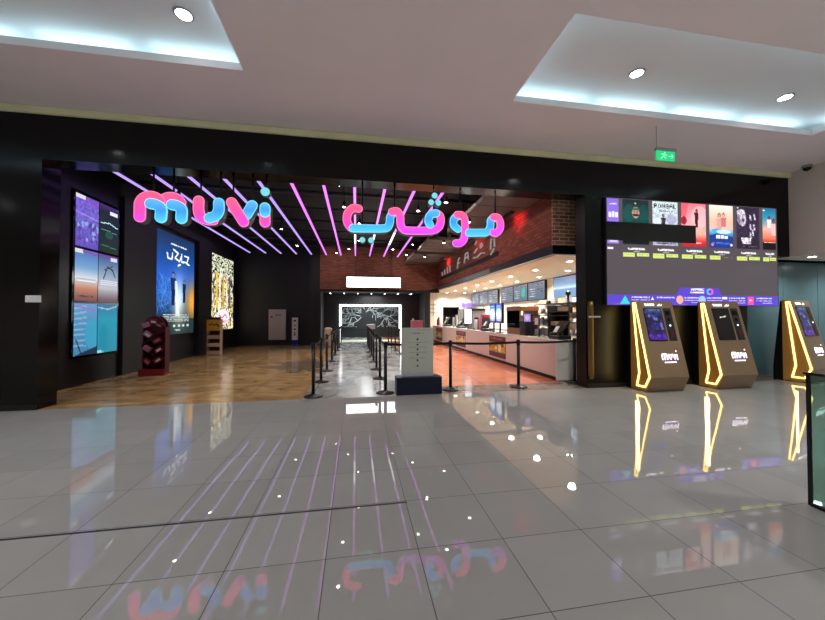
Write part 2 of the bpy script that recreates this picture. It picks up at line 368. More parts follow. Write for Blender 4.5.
# ------------------------------------------------------------------ painted boards
FONT = {'P': "1111 1001 1111 1000 1000", 'O': "0110 1001 1001 1001 0110", 'N': "1001 1101 1011 1001 1001", 'G': "0111 1000 1011 1001 0111", 'A': "0110 1001 1111 1001 1001",
        'L': "1000 1000 1000 1000 1111", 'U': "1001 1001 1001 1001 0110", 'C': "0111 1000 1000 1000 0111"}
class Cv:
    def __init__(s, w, h, bg=(0, 0, 0)):
        s.w, s.h = w, h; s.a = np.zeros((h, w, 3)); s.a[:] = bg
        s.Y, s.X = np.mgrid[0:h, 0:w]; s.U = (s.X + .5) / w; s.V = (s.Y + .5) / h
        s.rng = np.random.RandomState(w * 31 + h)
    def put(s, m, c, al=1.0):
        s.a[m] = s.a[m] * (1 - al) + np.array(c) * al; return s
    def grad(s, stops, ax='v'):
        t = s.V if ax == 'v' else s.U
        for k in range(3): s.a[..., k] = np.interp(t, [p for p, _ in stops], [c[k] for _, c in stops])
        return s
    def rect(s, u0, v0, u1, v1, c, al=1.0): return s.put((s.U >= u0) & (s.U < u1) & (s.V >= v0) & (s.V < v1), c, al)
    def ell(s, u, v, ru, rv, c, al=1.0): return s.put(((s.U - u) / ru) ** 2 + ((s.V - v) / rv) ** 2 < 1, c, al)
    def line(s, pts, wd, c, al=1.0):
        asp = s.h / s.w
        for (a, b) in zip(pts[:-1], pts[1:]):
            dx, dy = b[0] - a[0], (b[1] - a[1]) * asp; L2 = dx * dx + dy * dy + 1e-12
            t = np.clip(((s.U - a[0]) * dx + (s.V - a[1]) * asp * dy) / L2, 0, 1)
            d = np.hypot(s.U - a[0] - t * dx, (s.V - a[1]) * asp - t * dy); s.put(d < wd / 2, c, al)
        return s
    def poly(s, pts, c, al=1.0):
        m = np.zeros(s.U.shape, bool); n = len(pts)
        for i in range(n):
            (x0, y0), (x1, y1) = pts[i], pts[(i + 1) % n]
            cr = ((y0 > s.V) != (y1 > s.V)) & (s.U < (x1 - x0) * (s.V - y0) / (y1 - y0 + 1e-12) + x0); m ^= cr
        return s.put(m, c, al)
    def noise(s, amt, cell=1):
        n = s.rng.rand(s.h // cell + 1, s.w // cell + 1)
        n = np.repeat(np.repeat(n, cell, 0), cell, 1)[:s.h, :s.w]; s.a *= (1 + amt * (n[..., None] - .5) * 2); return s
    def words(s, u0, u1, v, hh, c, dens=.72):
        """a line of small unreadable print"""
        m = (s.V > v) & (s.V < v + hh) & (s.U > u0) & (s.U < u1) & (s.rng.rand(s.h, s.w) < dens); return s.put(m, c)
    def text(s, t, u, v, cw, ch, c):
        for ch_ in t:
            g = FONT.get(ch_)
            if g:
                rows = g.split()
                for j, r in enumerate(rows):
                    for i, b in enumerate(r):
                        if b == '1': s.rect(u + i * cw / 5, v + j * ch / 5, u + (i + 1) * cw / 5, v + (j + 1) * ch / 5, c)
            u += cw
        return s
    def person(s, u, v, sc_, body, skin, hair, leg=None):
        """a plain standing figure, head centre at (u, v), height about 7 head radii * sc_"""
        q = s.w / s.h; r = sc_
        s.poly([(u - 2.0 * r, v + 1.5 * r * q), (u + 2.0 * r, v + 1.5 * r * q), (u + 1.5 * r, v + 7 * r * q), (u - 1.5 * r, v + 7 * r * q)], body)
        if leg: s.poly([(u - 1.4 * r, v + 6.5 * r * q), (u + 1.4 * r, v + 6.5 * r * q), (u + 1.2 * r, v + 13 * r * q), (u - 1.2 * r, v + 13 * r * q)], leg)
        s.ell(u, v, r * 1.1, r * 1.25 * q, hair); s.ell(u, v + .3 * r * q, r * .8, r * q, skin); return s
def board(name, cv, origin, du, dv, mt, parent=None, world=True, label=None):
    """mesh grid with one colour per cell; origin = top-left corner, du = full right vector, dv = full down vector"""
    h, w = cv.h, cv.w; o = np.array(origin, float)
    if world and parent is not None: o = o - np.array(root_off(parent))
    base = np.zeros(3)
    if parent is None: base = o + np.array(du) / 2 + np.array(dv); o = o - base
    jj, ii = np.mgrid[0:h + 1, 0:w + 1]
    co = o + (ii[..., None] / w) * np.array(du) + (jj[..., None] / h) * np.array(dv)
    idx = (np.arange(h)[:, None] * (w + 1) + np.arange(w)[None, :]).ravel()
    fc = np.stack([idx, idx + w + 1, idx + w + 2, idx + 1], 1)
    me = bpy.data.meshes.new(name); me.from_pydata(co.reshape(-1, 3).tolist(), [], fc.tolist())
    at = me.color_attributes.new('Col', 'FLOAT_COLOR', 'CORNER')
    a = np.clip(cv.a, 0, 255) / 255; a = np.where(a <= .04045, a / 12.92, ((a + .055) / 1.055) ** 2.4)
    c4 = np.ones((h * w, 4)); c4[:, :3] = a.reshape(-1, 3); at.data.foreach_set('color', np.repeat(c4, 4, 0).ravel().astype(np.float32))
    me.materials.append(mt); me.update()
    ob = make(name, me, parent, base if parent is None else (0, 0, 0)); WORLD_LOC[ob.name] = Vector(base) if parent is None else Vector((0, 0, 0))
    if label: ob['label'] = label
    return ob
def text_mb(t, size, depth, origin, xdir=(1, 0, 0), zdir=(0, 0, 1), align='CENTER', bold=0.0):
    cu = bpy.data.curves.new('t', 'FONT'); cu.body = t; cu.size = size; cu.extrude = depth / 2; cu.align_x = align; cu.offset = bold; cu.resolution_u = 2
    ob = bpy.data.objects.new('t', cu); me = bpy.data.meshes.new_from_object(ob)
    X = Vector(xdir); Z = Vector(zdir); Y = Z.cross(X) * -1; O = Vector(origin)
    mb = MB(); mb.add([O + X * v.co.x + Z * v.co.y + Y * v.co.z for v in me.vertices], [tuple(p.vertices) for p in me.polygons])
    bpy.data.objects.remove(ob); bpy.data.curves.remove(cu); bpy.data.meshes.remove(me); return mb
def light(name, kind, loc, energy, col=(1, 1, 1), parent=None, size=.1, spot=None, blend=.6, aim=None, size_y=None):
    l = bpy.data.lights.new(name, kind); l.energy = energy; l.color = col
    if kind == 'AREA':
        l.size = size
        if size_y: l.shape = 'RECTANGLE'; l.size_y = size_y
    elif kind in ('POINT', 'SPOT'): l.shadow_soft_size = size
    if kind == 'SPOT': l.spot_size = R(spot); l.spot_blend = blend
    o = bpy.data.objects.new(name, l); C.objects.link(o)
    off = root_off(parent) if parent is not None else Vector((0, 0, 0))
    o.location = Vector(loc) - off; o.parent = parent
    if aim is not None: o.rotation_euler = (Vector(aim) - Vector(loc)).to_track_quat('-Z', 'Y').to_euler()
    return o

# ------------------------------------------------------------------ camera
cam = bpy.data.cameras.new('camera'); co = bpy.data.objects.new('camera', cam); C.objects.link(co)
cam.sensor_width = 36; cam.sensor_fit = 'HORIZONTAL'; cam.lens = 335 / 825 * 36; cam.clip_start = .05
co.location = (0, 0, 1.5); co.rotation_euler = (R(90) + math.atan(6 / 335), 0, -math.atan(56.5 / 335)); sc.camera = co

# ================================================================== SETTING
YF = 6.3; ZC = 4.88          # shopfront plane, mall ceiling
struct('floor', MB().box(-14, -9, -.1, 16, YF, 0), M['tile'])
struct('floor_lobby', MB().box(-14, YF, -.1, 16, 25, 0), M['lobby'])
struct('trim_1', MB().box(-14, 2.688, 0, .41, 2.706, .001), M['bl_metal'])      # expansion joint
# mall ceiling slab with two coffers in front, two behind
T = [(-8.2, 3.33, -1.54, 4.88), (2.41, 3.33, 8.40, 4.88), (-8.2, -3.2, -1.54, -1.6), (2.41, -3.2, 8.40, -1.6)]
cm = MB(); SL = .1
for (y0, y1) in ((-9, -3.2), (-1.6, 3.33), (4.88, YF + .02)): cm.box(-14, y0, ZC, 16, y1, ZC + SL)
for (y0, y1) in ((-3.2, -1.6), (3.33, 4.88)):
    for (x0, x1) in ((-14, -8.2), (-1.54, 2.41), (8.40, 16)): cm.box(x0, y0, ZC, x1, y1, ZC + SL)
struct('ceiling', cm, M['ceiling'])
UZ = 5.14
for k, (x0, y0, x1, y1) in enumerate(T):
    u = MB().box(x0 - .3, y0 - .3, UZ, x1 + .3, y1 + .3, UZ + .05)
    for (a, b_, c, d) in ((x0 - .35, y0 - .35, x0 - .3, y1 + .35), (x1 + .3, y0 - .35, x1 + .35, y1 + .35), (x0 - .3, y0 - .35, x1 + .3, y0 - .3), (x0 - .3, y1 + .3, x1 + .3, y1 + .35)):
        u.box(a, b_, ZC + SL, c, d, UZ + .05)
    struct('ceiling_recess_%d' % (k + 1), u, M['recess'])
n = 0
COVE = []
for k, (x0, y0, x1, y1) in enumerate(T):
    segs = []
    nx = 5 if k % 2 == 0 else 4; w = (x1 - x0) / nx
    for i in range(nx):
        for yy in (y1 + .16, y0 - .16): segs.append((x0 + i * w + .1, yy - .02, x0 + (i + 1) * w - .1, yy + .02, 'far' if yy > y1 else 'near'))
    for xx in (x0 - .16, x1 + .16): segs.append((xx - .02, y0 + .05, xx + .02, y1 - .05, 'end'))
    for sgm in segs:
        if sgm[4] == 'near' and k < 2: pass
        o = obj('cove_light', MB().box(sgm[0], sgm[1], ZC + SL, sgm[2], sgm[3], ZC + SL + .035), M['cove'])
        where = {'far': 'along the shopfront edge of', 'near': 'along the mall edge of', 'end': 'at a short end of'}[sgm[4]]
        tag(o, 'hidden cool white strip lamp %s the %s ceiling recess' % (where, ('left', 'right', 'left rear', 'right rear')[k]), 'strip light', 'cove strip lamps in the ceiling recesses')
# yellow trim between ceiling and fascia, its strip glow put into the pale colour
struct('trim_2', MB().box(-14, YF - .06, 4.77, 10.1, YF + .01, 4.87), M['glow_trim'])
# black fascia and jambs
OX0, OX1, LZ = -5.02, 4.74, 4.04
struct('wall_front_fascia', MB().box(-14, YF, LZ, 10.1, YF + .36, 4.88), M['black_gloss'])
struct('wall_front_left', MB().box(-14, YF, 0, OX0, YF + .36, LZ), M['black_gloss'])
struct('wall_front_right', MB().box(OX1, YF, 0, 8.85, YF + .32, LZ), M['black_right'])
struct('wall_front_overhang', MB().box(8.85, YF, 1.74, 9.68, YF + .36, LZ), M['black_gloss'])
struct('wall_front_end', MB().box(9.68, YF, 2.9, 10.1, YF + .36, LZ), M['black_gloss'])
struct('wall_front_reveal', MB().box(8.80, YF + .32, 0, 8.85, YF + .65, 1.74), M['black_gloss'])
struct('trim_3', MB().box(-12, YF - .012, 0, OX0, YF, .09).box(OX1, YF - .012, 0, 8.85, YF, .09), M['black'])
# mall right hand side: beige bulkhead above a teal glass shopfront
struct('wall_right_bulkhead', MB().box(10.1, -2, 2.9, 16, YF + .7, ZC), M['beige'])
struct('ceiling_shopfront', MB().box(8.85, YF + .36, 2.9, 16, YF + .72, 3.0), M['recess'])
tl = MB(); xs = [8.85, 9.75, 10.9, 12.05, 13.2, 14.35, 15.5]
for a, b_ in zip(xs[:-1], xs[1:]): tl.box(a + .006, 6.95, 0, b_ - .006, 7.0, 2.9)
tl.box(8.85, 7.0, 0, 15.5, 7.04, 2.9, 1)
struct('wall_right_teal', tl, [M['teal'], M['seam']])
# cinema shell
struct('wall_left', MB().box(-6.15, YF + .36, 0, -5.98, 18.2, 5.2), M['charcoal'])
struct('wall_left_return', MB().box(-5.98, YF + .36, 0, OX0 - .3, YF + .5, 5.2), M['black_gloss'])
struct('wall_back_left', MB().box(-6.15, 18.2, 0, -1.85, 18.4, 5.2), M['charcoal'])
struct('ceiling_lobby', MB().box(-6.15, YF + .36, 5.2, 8.6, 24.2, 5.3), M['black'])
struct('wall_back_brick', MB().box(-1.85, 17.9, 2.88, 4.5, 18.15, 5.2), M['brick_back'])
struct('trim_4', MB().box(-1.85, 17.84, 2.78, 4.5, 18.15, 2.88), M['black'])
# passage behind the brick wall
struct('wall_passage_left', MB().box(-1.95, 17.9, 0, -1.8, 24.2, 2.9), M['dark'])
struct('wall_passage_right', MB().box(3.7, 17.9, 0, 4.0, 24.2, 2.88), M['dark'])
struct('ceiling_passage', MB().box(-1.8, 17.9, 2.8, 3.7, 24.2, 2.88), M['black'])
pw = MB().box(-1.8, 19.6, 0, -.95, 19.8, 2.8).box(2.65, 19.6, 0, 3.7, 19.8, 2.8).box(-.95, 19.6, 2.16, 2.65, 19.8, 2.8)
struct('wall_passage_portal', pw, M['dark'])
struct('wall_passage_end', MB().box(-1.8, 24.0, 0, 3.7, 24.2, 2.8), M['charcoal'])
struct('trim_5', MB().box(-.9, 19.85, 0, 2.6, 21.3, .004), M['stripe'])
# concession room
struct('wall_concession_back', MB().box(7.3, YF + .36, 0, 7.5, 20.6, 3.0), M['white_wall'])
struct('wall_concession_end', MB().box(4.0, 20.4, 0, 5.38, 20.6, 3.0).box(6.45, 20.4, 0, 7.3, 20.6, 3.0).box(5.38, 20.4, 2.07, 6.45, 20.6, 3.0), M['white_wall'])
struct('wall_concession_doorway', MB().box(5.2, 21.6, 0, 6.7, 21.7, 2.3).box(5.2, 20.6, 2.2, 6.7, 21.6, 2.3).box(5.1, 20.6, 0, 5.2, 21.7, 2.3).box(6.7, 20.6, 0, 6.8, 21.7, 2.3), M['black'])
struct('ceiling_concession', MB().box(4.5, YF + .76, 2.93, 7.3, 17.9, 3.0).box(4.0, 17.9, 2.93, 7.3, 20.4, 3.0), M['cream'])
struct('wall_concession_front', MB().box(5.6, YF + .36, 0, 7.3, YF + .45, 2.93), M['white_wall'])
struct('wall_right_brick', MB().box(4.45, 7.06, 3.12, 4.6, 17.9, 5.2), M['brick_red'])
struct('wall_right_brick_end', MB().box(4.45, 7.0, 3.12, 7.5, 7.06, 5.2), M['brick_tan'])
struct('trim_6', MB().box(4.42, 6.98, 2.92, 4.6, 17.9, 3.12).box(4.6, 6.98, 2.92, 7.3, 7.1, 3.12), M['trimsteel'] if False else M['black_satin'])
struct('trim_7', MB().box(4.405, 10.6, 2.95, 4.42, 17.8, 3.09), M['trimsteel'])
# lower dark panelling of the left wall, portal frames round the posters
struct('trim_8', MB().box(-5.98, 9.6, 0, -5.82, 10.95, 4.55).box(-5.98, 13.75, 0, -5.82, 14.85, 4.55).box(-5.98, 10.95, 4.3, -5.82, 13.75, 4.55), M['charcoal'])
struct('trim_9', MB().box(-5.98, 7.0, 0, -5.9, 9.6, 5.2), M['black_satin'])
struct('trim_10', MB().box(-2.45, 18.06, 0, -1.85, 18.2, 5.2), M['charcoal'])
# ================================================================== CEILING OF THE LOBBY
led_end = 17.5
LX = [-5.15 + .73 * k for k in range(11)]
names11 = ['first', 'second', 'third', 'fourth', 'fifth', 'sixth', 'seventh', 'eighth', 'ninth', 'tenth', 'eleventh']
for k, x in enumerate(LX):
    t = thing('led_tube_light', '%s %s glowing tube counted from the left wall, under the black lobby ceiling' % ('long lilac' if k < 6 else 'long magenta', names11[k]), 'light', (x, 12.2, 4.6), 0, 'parallel glowing tubes on the lobby ceiling')
    obj('housing', MB().box(-.035, -5.2, .03, .035, 5.3, .08), M['housing'], t)
    mm = M['led_lilac'] if k < 5 else M['led_mag']
    segs = [(-5.2, 5.3, mm)]
    if 7 <= k <= 9: segs = [(-5.2, .2, mm), (.2, 2.3, M['led_white']), (2.3, 5.3, mm)]
    for (a, b_, m_) in segs:
        obj('diffuser', MB().box(-.033, a, 0, .033, b_, .03), m_, t, label='white lit diffuser section' if m_ is M['led_white'] else None)
    for yy in (-4, 0, 4): obj('hanger', MB().tube((0, yy, .08), (0, yy, .6), .006, 6), M['bl_metal'], t)
for k in range(7):
    y = 8.2 + k * 1.45
    tag(obj('ceiling_pipe', MB().tube((-5.95, y, 4.95), (4.4, y, 4.95), .035 + .02 * (k % 2), 10), M['pipe']), 'dark grey service pipe crossing above the glowing tubes, %s from the entrance' % names11[k], 'pipe', 'service pipes across the lobby ceiling')
for (a, b_, x0, lab) in ((7.1, 10.8, 3.0, 'brownish grey ceiling raft by the brick wall, nearest the entrance'), (11.9, 14.2, 2.6, 'brownish grey ceiling raft by the brick wall, middle of three'), (14.7, 17.8, 2.56, 'brownish grey ceiling raft by the brick wall, furthest back')):
    t = thing('ceiling_raft', lab, 'ceiling raft', (3.55, (a + b_) / 2, 4.32))
    obj('casing', MB().box(x0, a, 4.30, 4.38, b_, 4.40).box(3.4, a + .2, 4.4, 3.5, a + .3, 5.2).box(3.4, b_ - .3, 4.4, 3.5, b_ - .2, 5.2), M['grey'], t, world=True)
    kk = 4
    for i in range(1, kk): 
        y = a + (b_ - a) * i / kk; obj('seam', MB().box(x0 - .01, y - .012, 4.292, 4.385, y + .012, 4.405), M['pipe'], t, world=True)
def spot_fixture(x, y, z, lab, energy=60, col=(1, .9, .75), aim=None, spot=70):
    t = thing('track_spotlight', lab, 'spotlight', (x, y, z), 0, 'small spotlights on the lobby ceiling')
    obj('body', MB().lathe([(.03, .16), (.05, .12), (.05, .02), (.045, 0)], n=14), M['bl_metal'], t)
    obj('lens', MB().lathe([(.04, -.004), (.04, .002)], n=14), M['lamp_warm'], t)
    obj('bracket', MB().box(-.01, -.01, .14, .01, .01, 5.2 - z), M['bl_metal'], t)
    light('spot', 'SPOT', (x, y, z - .03), energy, col, t, size=.03, spot=spot, aim=aim or (x, y, 0))
    return t
sp = [(.1, 10.6, 'over the queue lane'), (.1, 13.0, 'over the far half of the queue lane'), (-.37, 7.56, 'above the second Arabic letter group hook'), (-.32, 9.04, 'behind the hook of the Arabic sign'), (1.69, 9.05, 'behind the three dots of the Arabic sign'), (-2.46, 11.69, 'below the letter i of the Latin sign'),
      (-.31, 14.71, 'above the blank white sign box, left one'), (1.58, 14.5, 'above the blank white sign box, right one'), (-2.42, 14.43, 'beyond the lilac tube ends'), (-4.3, 11.0, 'in front of the blue poster'), (-4.3, 9.0, 'in front of the video wall')]
for x, y, w in sp: spot_fixture(x, y, 4.4, 'small warm ceiling spotlight ' + w, 130 if x > -4 else 120, (1, .9, .76), spot=95)

# ================================================================== SIGN LETTERS
YS = 6.42
def letter(name, label, cat, strokes, shell, rods, dots=(), group=None, w=.186):
    A = [p for s_ in strokes for p in s_[0]]; cx = sum(p[0] for p in A) / len(A); zb = min(p[1] for p in A) - w / 2
    t = thing(name, label, cat, (cx, YS, zb), 0, group)
    sh = MB()
    for pts in shell: sh.stroke(smooth_path(pts, 6), w + .012, YS, YS + .13)
    obj('letter_shell', sh, M['letter_side'], t, world=True)
    for i, (pts, m_) in enumerate(strokes):
        obj('lit_rim', MB().stroke(smooth_path(pts, 6), w, YS - .006 - .008 * i, YS + .01, n=10), M['rimb'] if m_ is M['blueg'] else M['rim'], t, world=True)
        obj('lit_face', MB().stroke(smooth_path(pts, 6), w - .032, YS - .010 - .008 * i, YS + .01, n=10), m_, t, world=True, label='pink lit face' if m_ is not M['blueg'] else 'blue lit face')
    for (x, z, r, m_) in dots:
        d = MB().lathe([(r, 0), (r, .11)], x, YS, z, 18, axis='y'); dd = obj('dot_shell', d, M['letter_side'], t, world=True)
        obj('dot_face', MB().lathe([(r * .92, 0), (r * .92, .012)], x, YS - .012, z, 18, axis='y'), m_, t, world=True)
    for (x, z) in rods: obj('rod', MB().tube((x, YS + .08, z), (x, YS + .08, LZ), .017, 8), M['bl_metal'], t, world=True)
    return t
def arc(cx, cz, r, a0, a1, n=5): return [(cx + r * math.cos(R(a0 + (a1 - a0) * i / n)), cz + r * math.sin(R(a0 + (a1 - a0) * i / n))) for i in range(n + 1)]
P_, B_, V_ = M['pink'], M['blueg'], M['violet']
mx1, mx2, mx3 = -3.66, -3.33, -3.01
leg = lambda x: [(x, 3.37), (x, 3.2)]
m_s = [([(mx2 - .04, 3.46)] + arc(-3.178, 3.40, .168, 150, 30)[:6] , P_),
       ([(mx1, 3.2), (mx1, 3.39)] + arc(-3.495, 3.40, .165, 165, 35), P_),
       ([(-3.16, 3.435), (-3.08, 3.42), (mx3, 3.36), (mx3, 3.2)], B_),
       ([(-3.49, 3.435), (-3.41, 3.42), (mx2, 3.36), (mx2, 3.2)], B_)]
m_sh = [[(mx1, 3.2), (mx1, 3.39)] + arc(-3.495, 3.40, .165, 165, 15) + [(mx2, 3.2)], [(mx2, 3.38)] + arc(-3.178, 3.40, .168, 165, 15) + [(mx3, 3.2)]]
gl = 'letters of the glowing pink and blue Latin sign'
letter('letter_m', 'glowing pink and blue letter m hanging in the entrance opening', 'sign letter', m_s, m_sh, [(-3.5, 3.55), (-3.18, 3.55)], group=gl)
u_b = ([(-2.41, 3.51), (-2.41, 3.38), (-2.46, 3.28), (-2.56, 3.23)], B_); u_p = ([(-2.74, 3.53), (-2.74, 3.36), (-2.70, 3.25), (-2.60, 3.2), (-2.50, 3.205)], P_)
letter('letter_u', 'glowing pink and blue letter u hanging in the entrance opening', 'sign letter', [u_b, u_p][::-1] and [u_p, u_b], [[(-2.74, 3.53), (-2.74, 3.36), (-2.70, 3.25), (-2.58, 3.2), (-2.46, 3.25), (-2.41, 3.37), (-2.41, 3.51)]], [(-2.74, 3.6), (-2.41, 3.6)], group=gl)
letter('letter_v', 'glowing pink and blue letter v hanging in the entrance opening', 'sign letter', [([(-1.855, 3.50), (-1.95, 3.32)], B_), ([(-2.20, 3.53), (-2.10, 3.36), (-1.997, 3.19)], P_)], [[(-2.20, 3.53), (-2.0, 3.19)], [(-2.0, 3.19), (-1.855, 3.50)]], [(-2.2, 3.55), (-1.87, 3.55)], group=gl)
letter('letter_i', 'glowing blue over pink letter i with a cyan dot hanging in the entrance opening', 'sign letter', [([(-1.635, 3.33), (-1.635, 3.2)], P_), ([(-1.635, 3.47), (-1.635, 3.38)], B_)], [[(-1.635, 3.47), (-1.635, 3.2)]], [(-1.635, 3.8)], [(-1.635, 3.76, .085, M['cyan'])], gl)
A_ = lambda px, py: (-.414 + .00441 * px, 4.143 - .0045 * py + .0002 * px)
def AA(l): return [A_(*p) for p in l]
fi = [(AA([(104, 138), (80, 137), (58, 158), (55, 192), (70, 217), (82, 222)]), P_), (AA([(80, 222), (140, 223), (200, 223), (228, 218), (239, 195), (241, 172), (256, 152)]), B_),
      (AA([(248, 152), (270, 150), (284, 172), (286, 205), (300, 228), (335, 233), (400, 233), (430, 231), (458, 218), (468, 190), (462, 165), (440, 157)]), V_), (AA([(446, 157), (420, 164), (410, 190), (418, 208)]), B_)]
letter('arabic_word_fi', 'longer Arabic half of the glowing sign with three dots above and two below', 'sign letter', fi, [f[0] for f in fi], [A_(120, 215), A_(262, 150), A_(440, 150)],
       [A_(440, 78) + (.062, M['cyan']), A_(424, 108) + (.062, M['cyan']), A_(457, 110) + (.062, M['cyan']), A_(120, 271) + (.058, M['cyan']), A_(157, 273) + (.058, M['cyan'])], 'glowing Arabic sign', w=.155)
mu = [(AA([(560, 165), (532, 178), (528, 208), (548, 226)]), B_), (AA([(545, 163), (568, 166), (580, 188), (581, 235), (575, 272), (558, 288), (538, 289)]), V_),
      (AA([(598, 243), (650, 243), (686, 240), (702, 215), (704, 188), (722, 176)]), B_), (AA([(716, 174), (738, 176), (750, 200), (748, 226), (732, 244), (716, 243)]), V_)]
letter('arabic_word_mu', 'shorter dotless Arabic half of the glowing sign with two round loops', 'sign letter', mu, [f[0] for f in mu], [A_(565, 170), A_(735, 180)], group='glowing Arabic sign', w=.155)

# ================================================================== VIDEO WALL AND POSTERS ON THE LEFT WALL
vw = thing('video_wall', 'tall glossy video wall of six screens, violet above turquoise, on the black left wall', 'video wall', (-5.9, 8.9, .6))
obj('backing', MB().box(-5.9, 8.1, .6, -5.87, 9.5, 4.2), M['blackmirror'], vw, world=True)
def vid(k):
    c = Cv(30, 52)
    if k == 0:
        c.grad([(0, (120, 90, 210)), (.5, (110, 100, 200)), (1, (100, 80, 190))]).noise(.12, 2)
        for j in range(26): c.ell(c.rng.rand(), .5 + .35 * c.rng.rand(), .05, .04, (150, 170, 225) if j % 2 else (80, 60, 150))
        c.line([(.0, .35), (1, .4)], .05, (160, 140, 235)); c.rect(0, 0, .4, .08, (230, 225, 240)); c.line([(.45, .02), (1, .12)], .05, (160, 70, 190))
    if k == 1:
        c.grad([(0, (70, 40, 110)), (.15, (14, 26, 40)), (1, (10, 40, 36))]); c.rect(.55, .1, .95, .18, (220, 220, 235))
        c.line([(.1, .4), (.5, .36), (.95, .42)], .04, (170, 215, 210)); c.line([(.1, .52), (.9, .55)], .03, (70, 130, 120)); c.line([(.15, .85), (.85, .88)], .03, (50, 120, 90)); c.ell(.5, .62, .2, .08, (24, 70, 60))
    if k == 2:
        c.grad([(0, (70, 120, 190)), (.35, (110, 160, 205)), (.55, (215, 215, 225)), (.75, (190, 120, 90)), (1, (110, 60, 60))]).rect(0, 0, .35, .08, (225, 225, 240)).line([(.35, .03), (1, .06)], .07, (150, 60, 180))
        for j in range(7): c.line([(.1, .5 + j * .035), (.9, .5 + j * .035)], .02, (240, 240, 240) if j % 2 else (150, 170, 190))
        c.words(.15, .85, .88, .05, (50, 40, 40), .6)
    if k == 3:
        c.grad([(0, (110, 60, 150)), (.12, (70, 110, 160)), (.5, (150, 170, 190)), (.7, (190, 190, 200)), (1, (90, 60, 70))]); c.rect(.6, .04, .95, .11, (225, 225, 240))
        c.line([(.25, .5), (.45, .25), (.7, .3), (.85, .45)], .06, (30, 36, 46)); c.line([(.3, .32), (.7, .22)], .04, (40, 46, 56))
        for j in range(5): c.line([(.1, .55 + j * .04), (.95, .55 + j * .04)], .02, (225, 225, 235))
    if k == 4:
        c.grad([(0, (90, 150, 200)), (1, (70, 130, 170))])
        for j in range(8): c.line([(.0, .1 + j * .1), (.5, .05 + j * .11)], .06, (170, 210, 232), .5)
        c.ell(.8, .6, .35, .3, (60, 160, 195)); c.line([(.1, .7), (.3, .95)], .05, (30, 60, 90)); c.line([(.1, .05), (.9, .12)], .05, (160, 90, 200)); c.poly([(0, 1), (1, .85), (1, 1)], (30, 50, 70))
    if k == 5:
        c.grad([(0, (40, 110, 150)), (.3, (26, 150, 178)), (1, (30, 140, 168))]); c.line([(0, .06), (.5, .1), (1, .02)], .05, (140, 190, 230)); c.ell(.1, 1, .25, .06, (150, 220, 230)); c.ell(.3, .7, .2, .3, (20, 130, 160), .5)
    c.a = np.clip(c.a * (.9 if k not in (1,) else 1), 0, 255)
    return c
zt = [4.13, 2.95, 1.77]; k = 0
for r_, z in enumerate(zt):
    for cidx, y in enumerate((8.15, 8.81)):
        board('screen', vid(k), (-5.862, y, z), (0, .64, 0), (0, 0, -1.125), M['screen'], vw, label=['violet crowd screen', 'dark green screen', 'blue and sand screen', 'grey machine screen', 'pale blue screen', 'turquoise screen'][k]); k += 1
def lightbox(name, label, y0, y1, z0, z1, cv):
    t = thing(name, label, 'poster', (-5.9, (y0 + y1) / 2, z0))
    obj('frame', MB().box(-5.98, y0 - .05, z0 - .05, -5.9, y1 + .05, z1 + .05), M['bl_metal'], t, world=True)
    board('poster_image', cv, (-5.895, y0, z1), (0, y1 - y0, 0), (0, 0, -(z1 - z0)), M['screen'], t); return t
c = Cv(84, 124); c.grad([(0, (10, 44, 78)), (.22, (20, 70, 140)), (.4, (40, 90, 190)), (.62, (24, 80, 170)), (.8, (16, 50, 90)), (.84, (30, 52, 58)), (1, (30, 50, 54))])
c.put((c.V > .35) & (c.V < .84), (225, 235, 255), 0)
gl_ = np.exp(-((c.U - .56) / .17) ** 2) * np.exp(-((c.V - .66) / .22) ** 2); c.a += gl_[..., None] * np.array([190, 160, 80])
wr = np.clip((c.U - .66) / .25, 0, 1) * np.exp(-((c.V - .66) / .2) ** 2) * (c.V < .84); c.a = c.a * (1 - wr[..., None]) + wr[..., None] * np.array([235, 160, 50])
for j in range(60): c.line([(c.rng.rand() * .4, .4 + .4 * c.rng.rand())] * 1 + [(c.rng.rand() * .4, .4 + .4 * c.rng.rand())], .012, (90, 150, 225), .35)
c.person(.40, .40, .035, (24, 44, 92), (120, 130, 150), (12, 20, 44), (18, 34, 74)); c.poly([(.44, .46), (.5, .46), (.58, .82), (.47, .82)], (235, 240, 250), .8)
c.person(.70, .45, .026, (26, 36, 66), (130, 110, 110), (14, 20, 40), (20, 28, 56))
c.words(.32, .76, .085, .02, (220, 235, 245), .8)
for pts in ([(.24, .2), (.26, .25), (.36, .25), (.37, .19)], [(.4, .15), (.52, .17), (.44, .23), (.56, .25), (.6, .2)], [(.62, .17), (.62, .25), (.74, .24)], [(.7, .18), (.82, .18), (.76, .25), (.84, .26)], [(.52, .3), (.58, .28)]): c.line(pts, .028, (240, 245, 250))
for j in range(5): c.words(.16, .84, .845 + .0 + j * .017 - .05, .009, (190, 200, 205), .8)
for u in (.4, .54, .66, .78): c.rect(u, .9, u + .06, .925, (200, 215, 220))
c.words(.45, .6, .95, .014, (200, 210, 215), .7)
lightbox('film_poster', 'tall backlit blue film poster with two figures and Arabic title on left wall', 11.15, 13.5, .9, 4.16, c)
c = Cv(44, 64, (60, 50, 30)); rr = c.rng
for j in range(900): 
    u, v = rr.rand(), .15 + rr.rand() * .85; c.line([(u, v), (u + (rr.rand() - .5) * .05, v + rr.rand() * .07)], .022, [(245, 225, 110), (255, 255, 250), (170, 140, 80), (80, 75, 60), (250, 240, 220)][rr.randint(5)])
c.rect(0, 0, 1, .24, (20, 20, 18))
for j in range(330): u, v = rr.rand(), rr.rand() * .24; c.ell(u, v, .022, .009, (215, 220, 190))
